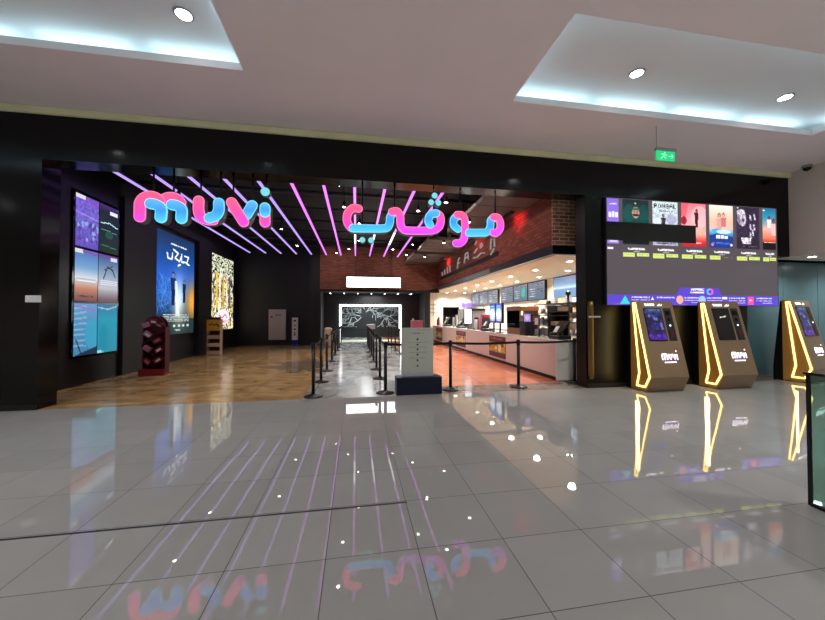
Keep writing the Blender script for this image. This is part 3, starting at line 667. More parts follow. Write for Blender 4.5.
for j, u in enumerate((.2, .34, .5, .66, .8)): c.poly([(u - .03, .25), (u + .04, .22), (u + .06, .7), (u - .05, .72)], [(240, 200, 60), (250, 245, 230), (220, 170, 60), (235, 225, 200), (60, 60, 80)][j], .75)
c.ell(.5, .83, .3, .11, (240, 225, 230)); c.line([(.3, .8), (.45, .84), (.6, .79), (.7, .84)], .03, (200, 60, 110)); c.words(.3, .7, .88, .02, (200, 60, 110), .6)
lightbox('film_poster', 'backlit yellow and white busily patterned poster further along the left wall', 15.05, 17.5, .9, 4.14, c)

# red promotional display stand
def red_stand():
    t = thing('display_stand', 'dark red arched snack display stand with slanting shelves, on the brown floor', 'display stand', (-5.06, 9.55, 0))
    w, d = .25, .15
    prof = [(-w, 0), (w, 0), (w, 1.2)] + [(w * math.cos(R(a)), 1.2 + .3 * math.sin(R(a))) for a in range(15, 180, 15)] + [(-w, 1.2)]
    obj('back_panel', MB().prism(prof, 'y', d - .03, d), M['dred'], t)
    for s_ in (-1, 1): obj('side_panel', MB().box(s_ * w - .012, -d + .1, 0, s_ * w + .012, d, 1.22), M['dred'], t)
    obj('base_tray', MB().box(-w - .04, -d, 0, w + .04, d, .05).box(-w - .04, -d - .01, 0, w + .04, -d + .01, .17), M['red'], t)
    sh = [((-.3, .42), (.02, .22)), ((.02, .22), (.3, .44)), ((-.3, .75), (.04, .5)), ((0, .5), (.3, .72)), ((-.3, .78), (.3, 1.12)), ((-.3, 1.1), (.02, .86))]
    for a, b_ in sh: obj('shelf', MB().stroke([(a[0] * .8, a[1]), (b_[0] * .8, b_[1])], .018, -d + .03, d - .04), M['dred'], t)
    obj('header', MB().prism([(-w, 1.2), (w, 1.2)] + [(w * math.cos(R(a)), 1.2 + .3 * math.sin(R(a))) for a in range(15, 180, 15)], 'y', -.06, -.03), M['dred'], t)
    return t
rs = red_stand()
packs = [(-.16, .36, -35, 'red'), (.15, .38, 35, 'red'), (-.16, .68, -35, 'pinkbox'), (.17, .64, 35, 'red'), (.12, .88, 28, 'red'), (-.15, 1.04, -38, 'pinkbox'), (-.18, 1.28, 20, 'pinkbox'), (.02, 1.36, -10, 'red'), (.17, 1.28, -25, 'dred'), (-.13, .1, 0, 'pinkbox'), (.1, .1, 0, 'pinkbox')]
for k, (x, z, a, m_) in enumerate(packs):
    x *= .78; yy = 9.55 - (.09 if z < 1.2 and z > .15 else .1 if z < .2 else .10)
    mb = MB(); ca, sa = math.cos(R(a)), math.sin(R(a)); hw, hh, hd = (.085, .06, .04) if z > .15 else (.05, .05, .03)
    vs = [(-5.06 + x + u * ca - v * sa, yy + q, z + u * sa + v * ca) for q in (-hd, hd) for (u, v) in ((-hw, -hh), (hw, -hh), (hw, hh), (-hw, hh))]
    mb.add(vs, [(3, 2, 1, 0), (4, 5, 6, 7), (0, 1, 5, 4), (1, 2, 6, 5), (2, 3, 7, 6), (3, 0, 4, 7)])
    mb.add([(-5.06 + x + u * ca - v * sa, yy - hd - .002, z + u * sa + v * ca) for (u, v) in ((-hw * .5, -hh * .5), (hw * .9, -hh * .5), (hw * .9, hh * .3), (-hw * .5, hh * .3))], [(3, 2, 1, 0)], 1)
    lv = ['left pack on the lowest slanting shelf', 'right pack on the lowest slanting shelf', 'left pack on the middle slanting shelf', 'right pack on the middle slanting shelf', 'pack high on the right slanting shelf', 'pack high on the left slanting shelf', 'left piece on the arched header', 'middle piece on the arched header', 'right piece on the arched header', 'left pack in the base tray', 'right pack in the base tray'][k]
    tag(obj('snack_pack', mb, [M[m_], M['white'] if k % 2 else M['pinkbox']]), '%s snack carton, %s of the red stand' % ({'red': 'red', 'pinkbox': 'pink', 'dred': 'dark red'}[m_], lv), 'snack pack', 'snack cartons on the red stand')
# yellow display stand
t = thing('display_stand', 'yellow and brown cardboard display stand below the yellow poster', 'display stand', (-5.4, 14.1, 0))
hw = .23
for s_ in (-1, 1): obj('side_panel', MB().box(s_ * hw - .012, -.10, 0, s_ * hw + .012, .12, 1.36), M['creamc'], t)
obj('back_panel', MB().box(-hw, .11, 0, hw, .13, 1.38), M['brownc'], t)
obj('header', MB().box(-hw - .012, -.13, .94, hw + .012, -.10, 1.36), M['yellow'], t)
for z in (.12, .42, .72): obj('shelf', MB().box(-hw, -.10, z - .1, hw, .11, z - .08).box(-hw, -.13, z - .1, hw, -.11, z + .04), M['creamc'], t)
obj('header_lettering', MB().stroke([(-.15, 1.16), (-.05, 1.2), (.03, 1.13), (.1, 1.2)], .04, -.136, -.13).stroke([(.12, 1.18), (.2, 1.1)], .05, -.136, -.13), M['dred'], t)
for k, (x, z) in enumerate([(-.13, .77), (.0, .77), (.14, .77), (-.12, .47), (.02, .47), (.15, .47)]):
    tag(obj('snack_box', MB().box(-5.4 + x - .055, 14.0, z - .07, -5.4 + x + .055, 14.12, z + .02), M['brownc']), 'brown snack box on the %s shelf of the yellow stand, %s one' % ('upper' if k < 3 else 'middle', ('left', 'centre', 'right')[k % 3]), 'snack box', 'brown snack boxes in the yellow stand')
for k, x in enumerate((-.16, -.05, .06, .17)): tag(obj('snack_bag', MB().ball((-5.4 + x, 14.05, 1.41), .065, sq=(1, .7, .9)), M['dred']), 'small dark red snack bag on top of the yellow stand, %s' % ('leftmost', 'second along', 'third along', 'rightmost')[k], 'snack bag', 'dark red bags on the yellow stand')
# steel panel + totem on the back wall
t = thing('steel_panel', 'brushed steel wall unit with a small control, low on the charcoal back wall', 'wall panel', (-3.98, 18.1, .28))
obj('panel', MB().box(-4.40, 18.08, .28, -3.56, 18.17, 1.84, b=.01), M['steel'], t, world=True)
obj('control', MB().box(-4.28, 18.05, 1.42, -4.2, 18.08, 1.5), M['bl_metal'], t, world=True); obj('plate', MB().box(-4.08, 18.07, 1.5, -3.8, 18.08, 1.6), M['silver'], t, world=True)
t = thing('totem', 'slim white sanitiser totem with black figures standing by the back wall', 'totem', (-3.08, 17.95, 0))
obj('base', MB().box(-.17, -.12, 0, .17, .12, .04).box(-.13, -.1, .04, .13, .1, .28), M['blue'], t); obj('column', MB().box(-.14, -.07, .28, .14, .07, 1.42, b=.01), M['white'], t)
obj('symbol', MB().box(-.06, -.078, 1.22, .06, -.07, 1.3).lathe([(.04, 0), (.04, .006)], 0, -.077, 1.02, 12, axis='y').lathe([(.05, 0), (.05, .006)], 0, -.077, .82, 12, axis='y').box(-.03, -.078, .5, .03, -.07, .66), M['bl_metal'], t)

# ================================================================== PASSAGE
t = thing('sign_box', 'blank white lit sign box hanging before the far brick wall', 'sign', (.91, 17.5, 2.98))
obj('casing', MB().box(-.5, 17.5, 2.97, 2.33, 17.62, 3.53), M['bl_metal'], t, world=True); obj('lit_face', MB().box(-.48, 17.48, 2.99, 2.31, 17.5, 3.51), M['sign_white'], t, world=True)
for x in (-.0, 1.85): obj('rod', MB().tube((x, 17.56, 3.53), (x, 17.56, 5.2), .02, 8), M['bl_metal'], t, world=True)
t = thing('light_frame', 'glowing white portal frame at the end of the queue lane', 'light frame', (.85, 19.5, 0))
obj('upright', MB().box(-.93, 19.5, 0, -.81, 19.6, 2.05), M['frame_white'], t, world=True); obj('upright', MB().box(2.5, 19.5, 0, 2.62, 19.6, 2.05), M['frame_white'], t, world=True); obj('crossbar', MB().box(-.93, 19.5, 2.05, 2.62, 19.6, 2.16), M['frame_white'], t, world=True)
mural = thing('mural', 'dark wall mural of branching white line drawings behind the glowing frame', 'mural', (.9, 23.97, .5))
obj('panel', MB().box(-1.2, 23.95, .55, 3.1, 23.99, 2.6), M['charcoal'], mural, world=True)
lm = MB(); rg = random.Random(5)
def branch(x, z, a, L, w, dep):
    pts = [(x, z)]
    for i in range(3):
        a += rg.uniform(-.45, .45); x += math.cos(a) * L / 3; z += math.sin(a) * L / 3; z = min(max(z, .75), 2.35); x = min(max(x, -1.1), 3.0); pts.append((x, z))
    for p, q in zip(pts[:-1], pts[1:]):
        if (Vector(p) - Vector(q)).length > .01: lm.stroke([p, q], w, 23.93, 23.94)
    if dep > 0:
        for k in range(3): i = rg.randint(1, 3); branch(pts[i][0], pts[i][1], a + rg.uniform(-1.3, 1.3), L * .6, w * .8, dep - 1)
for (x, z, a) in ((.3, 1.5, 2.8), (.3, 1.7, 3.4), (.35, 1.4, 3.7), (1.5, 1.5, .3), (1.5, 1.7, -.2), (1.5, 1.4, .8), (.6, 2.0, 2.2), (1.2, 2.0, .9), (-.3, 1.4, 4.2), (2.2, 1.4, 5.2), (.2, 1.9, 2.9), (2.0, 1.9, .2), (.8, 1.9, 1.2), (1.0, 1.9, 1.9), (.7, 1.8, .4)): lm = MB(); branch(x, z, a, .95, .055, 2); obj('line_drawing', lm, M['line'], mural, world=True)
for k in range(8):
    x = -1.4 + k * .75; t = thing('ceiling_bar_light', 'short slanting white bar light on the passage ceiling, %s along' % names11[k], 'bar light', (x, 18.9, 2.74), 0, 'short bar lights on the passage ceiling')
    obj('diffuser', MB().stroke([(0, 0), (.2 * (k - 2.6) / 3, 0)], .001, 0, .001) if False else MB().prism([(-.02, -.25), (.02, -.25), (.02, .35), (-.02, .35)], 'z', 0, .02), M['frame_white'], t)
    obj('housing', MB().box(-.025, -.26, .02, .025, .36, .06), M['housing'], t)
t = thing('waste_bin', 'cream cylindrical bin beside the left row of queue posts, far end', 'bin', (-1.35, 17.0, 0))
obj('body', MB().lathe([(.17, 0), (.19, .02), (.19, .8), (.17, .84)], n=20), M['creamc'], t); obj('lid', MB().lathe([(.2, .84), (.2, .88), (.12, .93), (.01, .94)], n=20), M['cream'], t)
t = thing('pedestal', 'small white and grey pedestal in the middle of the lane before the mural', 'pedestal', (.8, 18.3, 0))
obj('column', MB().box(-.17, -.17, 0, .17, .17, .8, b=.01), M['charcoal'], t); obj('top', MB().box(-.22, -.22, .8, .22, .22, 1.05, b=.01), M['white'], t)
light('passage_fill', 'AREA', (.9, 21.6, 2.75), 150, (.9, 1, 1), None, size=1.5, aim=(.9, 21.6, 0)); light('passage_fill', 'AREA', (.9, 18.8, 2.7), 40, (.95, 1, 1), None, size=1.2, aim=(.9, 18.8, 0))  # area lights added to brighten the passage, without fixtures
tag(obj('wall_switch', MB().box(3.28, 19.58, 1.18, 3.40, 19.6, 1.36), M['white']), 'small white switch plate on the dark wall beside the glowing frame', 'switch')

# ================================================================== QUEUE POSTS
def make_post():
    t = thing('queue_post', '', 'queue barrier post', (0, 0, 0))
    obj('base', MB().lathe([(.175, 0), (.175, .012), (.16, .025), (.06, .045), (.035, .06)], n=28), M['bl_metal'], t)
    obj('pole', MB().lathe([(.032, .05), (.032, .9)], n=16), M['bl_metal'], t)
    obj('belt_head', MB().lathe([(.034, .88), (.04, .89), (.04, .985), (.034, 1.0), (.01, 1.005)], n=16), M['bl_metal'], t)
    return t
pp = make_post(); first = True
def post(x, y, lab, grp):
    global first
    if first: o = pp; first = False; o.location = (x, y, 0); o['label'] = lab; o['group'] = grp
    else: o = dup(pp, (x, y, 0), lab, grp)
    return (x, y)
def belt(a, b_, lab, drop=0):
    t_ = Vector((b_[0] - a[0], b_[1] - a[1], 0)); L = t_.length; d = t_.normalized(); nrm = Vector((-d.y, d.x, 0)) * .0015
    A = Vector((a[0], a[1], .945)) + d * .038; B = Vector((b_[0], b_[1], .945)) - d * .038; mb = MB(); n_ = 8; vs = []
    for i in range(n_ + 1):
        q = A.lerp(B, i / n_); q.z -= .02 * math.sin(math.pi * i / n_)
        for (s_, z) in ((-1, -.024), (1, -.024), (1, .024), (-1, .024)): p = q + nrm * s_; vs.append((p.x, p.y, p.z + z))
    fs = [(4 * i + j, 4 * i + 4 + j, 4 * i + 4 + (j + 1) % 4, 4 * i + (j + 1) % 4) for i in range(n_) for j in range(4)] + [(0, 1, 2, 3), (4 * n_ + 3, 4 * n_ + 2, 4 * n_ + 1, 4 * n_)]
    mb.add(vs, fs); tag(obj('barrier_belt', mb, M['belt']), lab, 'barrier belt', 'black belts between the queue posts')
lY = [6.48, 7.88, 9.43, 11.36, 13.2, 14.9, 16.5, 18.1]
rows = [('left of the lane beside the brown floor', [(-.78, y) for y in lY], 'queue posts left of the lane'),
        ('in the middle row right of the lane', [(.57, y) for y in (6.55, 8.08, 9.46, 11.0, 12.4, 13.9, 15.4, 17.0)], 'queue posts right of the lane')]
for w, ps, g_ in rows:
    for k, p in enumerate(ps): post(p[0], p[1], 'black queue post %s, %s back' % (w, names11[k]), g_)
    for k in range(len(ps) - 1): belt(ps[k], ps[k + 1], 'black belt %s, between the %s and %s posts' % (w.split(' beside')[0], names11[k], names11[k + 1]))
fr = [(1.9, 6.62), (3.39, 6.63), (4.82, 6.80)]
for p, w in zip(fr, ('just right of the white instruction board', 'midway along the belt before the food counter', 'at the black jamb by the counter end')): post(p[0], p[1], 'black queue post ' + w, 'queue posts across the front of the food area')
belt((.57, 6.55), fr[0], 'black belt passing behind the white instruction board'); belt(fr[0], fr[1], 'black belt between the instruction board and the middle front post'); belt(fr[1], fr[2], 'black belt between the middle front post and the jamb')
ex = [(1.70, 13.2), (1.70, 14.6), (1.68, 16.0), (1.66, 17.3)]
for k, p in enumerate(ex): post(p[0], p[1], 'black queue post in the far row left of the food counter, %s' % names11[k], 'queue posts in the far row by the food counter')
for k in range(3): belt(ex[k], ex[k + 1], 'black belt in the far row left of the food counter, %s' % names11[k])

# ================================================================== INSTRUCTION BOARD
t = thing('sign_stand', 'pale instruction board with icon rows standing in a navy blue box base', 'sign stand', (1.17, 6.42, 0))
obj('base_box', MB().box(-.41, -.12, 0, .47, .2, .33, b=.008), M['navy'], t)
obj('board', MB().box(-.30, .02, .33, .33, .06, 1.27), M['board'], t)
c = Cv(72, 110, (206, 212, 200)); c.words(.3, .7, .1, .02, (110, 105, 100), .6)
for j, v in enumerate((.24, .35, .45, .56, .68, .8)):
    if j: c.words(.22, .8, v - .05, .008, (120, 90, 80), .6)
    c.ell(.5, v, .035, .022, (80, 74, 72))
c.line([(.04, .68), (.35, .9)], .008, (225, 230, 225)); c.rect(0, .93, 1, 1, (205, 212, 225)); c.words(.5, .92, .04, .01, (130, 120, 115), .6)
board('printed_sheet', c, (1.17 - .295, 6.42 + .018, 1.265), (.62, 0, 0), (0, 0, -.92), M['print'], t)
tag(obj('carton', MB().box(2.0, 11.9, .0, 2.38, 12.3, 1.34, b=.01), M['pinkbox']), 'dusty pink upright cabinet seen over the top of the instruction board', 'cabinet')

# ================================================================== CONCESSION
cnt = thing('service_counter', 'long taupe food service counter with dark plinth and snack posters', 'counter', (4.9, 12.5, 0))
CY0, CY1 = 7.05, 19.6
obj('front_panel', MB().box(4.54, CY0 + .03, .1, 4.58, CY1, .9), M['counter'], cnt, world=True)
obj('plinth', MB().box(4.6, CY0 + .1, 0, 5.3, CY1, .1), M['plinth'], cnt, world=True)
obj('end_panel', MB().box(4.54, CY0, .02, 5.38, CY0 + .03, .9), M['counter_end'], cnt, world=True)
obj('back_panel', MB().box(5.34, CY0 + .03, .1, 5.38, CY1, .9), M['counter'], cnt, world=True)
obj('worktop', MB().box(4.54, CY0 - .02, .9, 5.42, CY1, .94), M['worktop'], cnt, world=True)
def snackad(k):
    c = Cv(36, 30, (70, 20, 50)); c.rect(0, .3, 1, .78, (225, 190, 110) if k < 2 else (190, 160, 60)); c.noise(.25, 2)
    for j in range(14): c.ell(c.rng.rand(), .35 + .3 * c.rng.rand(), .09, .09, [(245, 230, 170), (200, 140, 30), (120, 40, 50)][j % 3])
    c.rect(0, 0, 1, .22, (64, 16, 34)); c.words(.1, .9, .06, .1, (190, 70, 80), .5); c.rect(0, .8, 1, 1, (84, 24, 70)); return c
for k, (a, b_) in enumerate(((17.4, 18.7), (13.5, 14.8), (9.7, 10.95))):
    t = thing('counter_poster', '%s maroon and yellow snack poster on the counter front' % ('most distant', 'middle', 'closest')[k], 'poster', (4.53, (a + b_) / 2, .17), 0, 'snack posters on the counter front')
    obj('backing', MB().box(4.527, a, .17, 4.538, b_, .84), M['bl_metal'], t, world=True)
    board('poster_image', snackad(k), (4.522, b_, .84), (0, -(b_ - a), 0), (0, 0, -.67), M['print'], t)
# ceiling downlights
for rx, rw in ((5.49, 'front'), (6.6, 'rear')):
    for k in range(8):
        y = 7.9 + 1.7 * k
        if k == 0 and rw == 'rear': continue
        t = thing('downlight', 'round warm downlight in the cream food counter ceiling, %s row, %s from the entrance' % (rw, names11[k]), 'downlight', (rx, y, 2.93), 0, 'downlights over the food counter')
        obj('rim', MB().lathe([(.11, 0), (.11, -.008), (.075, -.012), (.075, 0)], n=20), M['white'], t); obj('lens', MB().lathe([(.074, -.01), (.074, -.004)], n=20), M['lamp_warm'], t)
        light('lamp', 'SPOT', (rx, y, 2.89), 320, (1, .95, .86), t, size=.09, spot=150, aim=(rx, y, 0), blend=1)
# menu screens
def menu(k):
    c = Cv(34, 22); c.grad([(0, (104, 118, 138)), (1, (84, 104, 124))])
    if k == 5: c.grad([(0, (96, 120, 160)), (.4, (130, 165, 195)), (.55, (205, 230, 240)), (.62, (110, 150, 190)), (1, (110, 145, 180))]); c.words(.2, .9, .06, .04, (190, 90, 110), .5); return c
    for j in range(6): c.words(.08, .45, .12 + j * .13, .03, (190, 200, 205), .55); c.words(.55, .92, .15 + j * .13, .03, (40, 50, 62) if k % 2 else (180, 195, 200), .5)
    if k == 3: c.ell(.72, .5, .14, .3, (40, 170, 160))
    c.words(.1, .8, .03, .04, (60, 70, 84), .6); return c
mY = [(9.1, 11.35), (11.9, 13.2), (13.23, 14.53), (14.56, 15.9), (16.25, 17.55), (17.58, 18.9), (18.93, 20.25)]
mlab = ['pale blue menu screen closest to the entrance jamb', 'menu screen, nearest of the middle three', 'menu screen with a teal picture, centre of the middle three', 'menu screen, last of the middle three', 'menu screen, first of the distant three', 'menu screen, middle of the distant three', 'menu screen at the far corner']
for k, (a, b_) in enumerate(mY):
    t = thing('menu_screen', mlab[k], 'screen', (7.2, (a + b_) / 2, 2.14), 0, 'menu screens above the food counter')
    obj('casing', MB().box(7.2, a + .005, 2.14, 7.29, b_ - .005, 2.91), M['bl_metal'], t, world=True)
    board('display', menu({0: 5, 2: 3}.get(k, k % 2)), (7.196, b_ - .03, 2.885), (0, -(b_ - a - .06), 0), (0, 0, -.72), M['screen'], t)
# purple logo sign, chalk grid on the end wall
t = thing('logo_sign', 'small glowing purple round logo sign in the corner of the far white wall', 'sign', (6.9, 20.35, 1.98))
obj('disc', MB().lathe([(.14, 0), (.14, .05)], 6.72, 20.34, 2.2, 20, axis='y'), M['purple'], t, world=True); obj('wordmark', MB().box(6.9, 20.34, 2.08, 7.22, 20.39, 2.32), M['purple'], t, world=True)
t = thing('wire_rack', 'thin dark wire shelf grid fixed to the far white wall', 'rack', (4.75, 20.35, 1.6))
for z in (1.7, 1.95, 2.2): obj('shelf_bar', MB().tube((4.5, 20.36, z), (5.0, 20.36, z), .012, 6), M['bl_metal'], t, world=True)
obj('upright', MB().tube((4.75, 20.37, 1.5), (4.75, 20.37, 2.35), .012, 6), M['bl_metal'], t, world=True)

ZW = .941
def order_display(x, y, lab):
    t = thing('order_display', lab, 'display', (x, y, ZW), R(-90), 'portrait order displays on the counter')
    obj('casing', MB().box(-.24, -.03, .32, .24, .05, .98, b=.008), M['bl_metal'], t)
    c = Cv(20, 34); c.grad([(0, (40, 90, 190)), (.3, (120, 170, 240)), (.5, (235, 245, 255)), (.8, (190, 200, 245)), (1, (60, 50, 120))]); c.ell(.5, .52, .34, .3, (245, 250, 255)); c.words(.2, .8, .08, .05, (230, 240, 250)); c.words(.15, .85, .86, .06, (220, 210, 240))
    o = board('display', c, (-.215, -.033, .955), (.43, 0, 0), (0, 0, -.61), M['screen'], t, world=False)
    obj('stand', MB().box(-.03, 0, 0, .03, .04, .34).box(-.12, -.08, 0, .12, .1, .02), M['bl_metal'], t)
    return t
order_display(4.72, 11.05, 'left of two glowing blue portrait displays on the counter'); order_display(4.72, 10.53, 'right of two glowing blue portrait displays on the counter')
def pos(x, y, lab, s=1.0):
    t = thing('cash_register', lab, 'cash register', (x, y, ZW), 0, 'black cash registers on the counter')
    obj('base', MB().box(-.17 * s, -.2 * s, 0, .17 * s, .2 * s, .09 * s, b=.012), M['bl_metal'], t)
    obj('neck', MB().tube((0, 0, .08 * s), (.05 * s, 0, .26 * s), .03 * s), M['bl_metal'], t)
    obj('monitor', MB().prism([(-.10 * s, .16 * s), (-.07 * s, .14 * s), (.16 * s, .42 * s), (.13 * s, .44 * s)], 'y', -.19 * s, .19 * s), M['bl_metal'], t)
    obj('receipt_printer', MB().box(-.08 * s, .22 * s, 0, .1 * s, .38 * s, .15 * s, b=.02), M['bl_metal'], t); obj('paper', MB().prism([(-.1 * s, .17 * s), (-.09 * s, .17 * s), (.0 * s, .30 * s), (-.01 * s, .31 * s)], 'y', .0, .13 * s), M['white'], t)
    return t
pos(4.85, 17.6, 'black cash register at the far end of the counter', 1.15); pos(4.85, 15.0, 'black cash register before the dark doorway', 1.1); pos(4.85, 11.9, 'black cash register left of the glowing order displays', 1.15); pos(4.85, 7.38, 'bulky black cash register at the near end of the counter', 1.0)
# popcorn machine
def popcorn(x, y):
    t = thing('popcorn_machine', 'copper coloured popcorn machine with yellow cartons inside, on the counter', 'popcorn machine', (x, y, ZW))
    obj('base', MB().box(-.4, -.45, 0, .4, .45, .2, b=.015), M['copper'], t); obj('canopy', MB().box(-.42, -.47, .72, .42, .47, .86, b=.02), M['copper'], t)
    for a, b_ in ((-.38, -.43), (.38, -.43), (-.38, .43), (.38, .43)): obj('post', MB().box(a - .02, b_ - .02, .2, a + .02, b_ + .02, .72), M['copper'], t)
    obj('glass_pane', MB().box(-.4, -.41, .2, -.395, .41, .72), M['glass'], t); obj('back_panel', MB().box(.37, -.41, .2, .39, .41, .72), M['copper'], t)
    obj('kettle', MB().lathe([(.05, .4), (.13, .42), (.14, .55), (.03, .6)], 0, .1, 0, 16), M['steel'], t); return t
pc = popcorn(5.1, 9.72); pc.scale = (.74, 1, 1)
for k, (dy, dx) in enumerate(((-.3, -.2), (-.1, -.25), (.1, -.2), (.28, -.25))):
    tag(obj('popcorn_carton', MB().lathe([(.05, 0), (.07, .2)], 5.12 + dx * .7, 9.72 + dy, ZW + .2, 12), M['yellow']), 'yellow carton inside the copper popcorn machine, %s along' % names11[k], 'carton', 'yellow cartons in the popcorn machine')
tag(obj('equipment_case', MB().box(4.75, 8.88, ZW, 5.15, 9.22, ZW + .42, b=.02), M['bl_metal']), 'plain black upright box beside the popcorn machine', 'case')
t = thing('info_screen', 'small lilac screen beside the black box on the counter', 'screen', (4.75, 8.77, ZW)); obj('stand', MB().box(-.02, 0, 0, .02, .03, .45), M['bl_metal'], t); c = Cv(14, 14, (150, 120, 190)); c.ell(.5, .5, .35, .35, (190, 165, 205)); board('display', c, (-.1, -.01, .62), (.2, 0, 0), (0, 0, -.22), M['screen'], t, world=False); obj('casing', MB().box(-.11, -.005, .39, .11, .03, .63), M['bl_metal'], t)
# sandwich display rack
def rack(x, y, w, d, h, lab, cat='rack', shelves=4, postm='bl_metal', z0=ZW):
    t = thing('display_rack', lab, cat, (x, y, z0))
    for a in (-w / 2, w / 2):
        for b_ in (-d / 2, d / 2): obj('post', MB().box(a - .015, b_ - .015, 0, a + .015, b_ + .015, h), M[postm], t)
    for k in range(shelves): z = .04 + k * (h - .06) / (shelves - 1); obj('shelf', MB().box(-w / 2, -d / 2, z - .01, w / 2, d / 2, z + .01), M[postm], t)
    return t
rack(5.1, 8.5, .5, .38, .6, 'black framed rack of white packs beside the sweet cabinet', shelves=3)
wp = 0
for k in range(9):
    r_ = k // 3; x = 4.88 + .17 * (k % 3); z = ZW + (.06 if r_ == 0 else .33) + 0
    if r_ == 2: continue
    tag(obj('food_pack', MB().box(x - .0, 8.38, z - .005, x + .12, 8.6, z + .14 + .03 * (k % 2), b=.012), M['white'] if k % 2 else M['silver']), '%s food pack on the %s tier of the black framed rack, %s along' % ('white' if k % 2 else 'silver grey', ('lower', 'upper')[r_], names11[k % 3]), 'food pack', 'food packs on the black rack')
t = thing('sweet_cabinet', 'tall lit cabinet with a cream header sign and a knobbed pole by the jamb', 'cabinet', (5.0, 7.55 + .28, ZW))
t.location = (5.2, 7.95, ZW); WORLD_LOC[t.name] = Vector((5.2, 7.95, ZW))
obj('body', MB().box(-.2, -.16, 0, .2, .2, .04).box(-.2, .17, 0, .2, .2, .8).box(-.2, -.16, .3, .2, .2, .32).box(-.2, -.16, .56, .2, .2, .58).box(.17, -.16, 0, .2, .2, .8), M['bl_metal'], t)
obj('header', MB().box(-.22, -.19, .66, .22, .2, .84, b=.01), M['bl_metal'], t); obj('header_sign', MB().box(-.16, -.195, .69, .14, -.19, .8), M['lamp_warm'] if False else M['creamc'], t)
obj('pole', MB().tube((.15, -.17, 0), (.15, -.17, 1.1), .03, 10), M['bl_metal'], t); obj('knob', MB().ball((.15, -.17, 1.14), .065), M['bl_metal'], t)
for k, (x, z) in enumerate(((-.1, .04), (.04, .04), (-.1, .32), (.04, .32))): tag(obj('pastry_tray', MB().box(5.2 + x - .06, 7.88, ZW + z, 5.2 + x + .06, 8.08, ZW + z + .1, b=.01), M['silver'] if k % 2 else M['creamc']), '%s tray on the %s shelf of the cabinet with the knobbed pole' % ('grey' if k % 2 else 'cream', 'lower' if k < 2 else 'upper'), 'tray', 'trays in the sweet cabinet')
# back shelving by jamb
bs = thing('back_shelving', 'dark wall shelving with rows of goods against the white wall by the jamb', 'shelving', (7.0, 10.6, 0))
for z in (.9, 1.3, 1.62, 1.95): obj('shelf', MB().box(6.85, 9.1, z - .03, 7.29, 12.1, z), M['dark'], bs, world=True)
for y in (9.12, 10.6, 12.08): obj('upright', MB().box(6.85, y - .02, 0, 6.89, y + .02, 1.95), M['dark'], bs, world=True)
rg = random.Random(11); cn = 0
for z, w in ((.9, 'lowest'), (1.3, 'second'), (1.62, 'third'), (1.95, 'top')):
    for j in range(7):
        y = 9.2 + j * .41; cl = ['white', 'creamc', 'dred', 'silver', 'bl_metal'][rg.randint(0, 4)]; cname = {'white': 'white', 'creamc': 'cream', 'dred': 'dark red', 'silver': 'silver grey', 'bl_metal': 'black'}[cl]
        hgt = rg.uniform(.1, .22)
        if rg.random() < .5: mb = MB().box(6.94, y, z, 7.13, y + .26, z + hgt, b=.01); nm = 'storage_box'
        else: mb = MB().lathe([(.09, 0), (.09, hgt * .8), (.05, hgt), (.03, hgt * 1.1)], 7.03, y + .12, z, 12); nm = 'jar'
        tag(obj(nm, mb, M[cl]), '%s %s on the %s wall shelf, %s along' % (cname, nm.replace('_', ' '), w, names11[j]), nm.replace('_', ' '), 'goods on the wall shelving')
# drinks machine, soda, cups
t = thing('drinks_machine', 'grey drinks dispenser with a bright portrait panel and black lid', 'drinks machine', (5.05, 13.6, ZW))
obj('body', MB().box(-.3, -.3, 0, .3, .3, .78, b=.015), M['silver'], t); obj('lid', MB().box(-.36, -.34, .78, .3, .32, .92, b=.05), M['bl_metal'], t)
obj('lit_panel', MB().box(-.62, -.33, .25, -.34, -.31, .85), M['led_white'], t); obj('panel_casing', MB().box(-.64, -.31, .22, -.32, -.24, .88), M['bl_metal'], t); obj('panel_foot', MB().box(-.5, -.3, 0, -.46, -.26, .22), M['bl_metal'], t)
obj('nozzle', MB().box(-.2, -.4, .42, .1, -.3, .5), M['bl_metal'], t); obj('drip_tray', MB().box(-.25, -.42, 0, .2, -.3, .06).box(-.2, -.31, .06, .2, -.30, .38), M['charcoal'], t)
for k, (x, y, h_, m_) in enumerate(((4.75, 12.85, .42, 'white'), (4.92, 12.75, .5, 'pinkbox'), (5.1, 12.7, .38, 'white'), (5.0, 13.05, .55, 'pinkbox'), (4.72, 15.9, .5, 'silver'), (4.86, 15.85, .62, 'silver'), (4.95, 16.1, .4, 'white'), (4.68, 18.3, .4, 'white'), (5.1, 18.5, .5, 'silver'))):
    tag(obj('cup_stack', MB().lathe([(.045, 0), (.06, .12), (.062, h_ - .02), (.045, h_)], x, y, ZW, 12), M[m_]), '%s stack of cups on the counter, %s' % ({'white': 'white', 'pinkbox': 'pink', 'silver': 'grey'}[m_], ['left of the pair of pink stacks', 'front pink stack', 'right of the pink stacks', 'taller one behind', 'left one before the dark doorway', 'tallest one before the dark doorway', 'short one before the dark doorway', 'by the instruction board', 'far one beside the red bottle'][k]), 'cup stack', 'cup stacks on the counter')
tag(obj('merchandise_box', MB().box(4.78, 13.05, ZW + .56, 5.2, 13.25, ZW + .68), M['red']).__class__ and bpy.data.objects['merchandise_box'], 'red box lid held above the pink cup stacks', 'box') if False else None
t = thing('straw_holder', 'red topped napkin and straw holder among the cup stacks', 'holder', (5.0, 12.45, ZW)); obj('body', MB().box(-.12, -.1, 0, .12, .1, .5, b=.01), M['charcoal'], t); obj('top', MB().box(-.16, -.12, .5, .16, .12, .62, b=.01), M['red'], t)
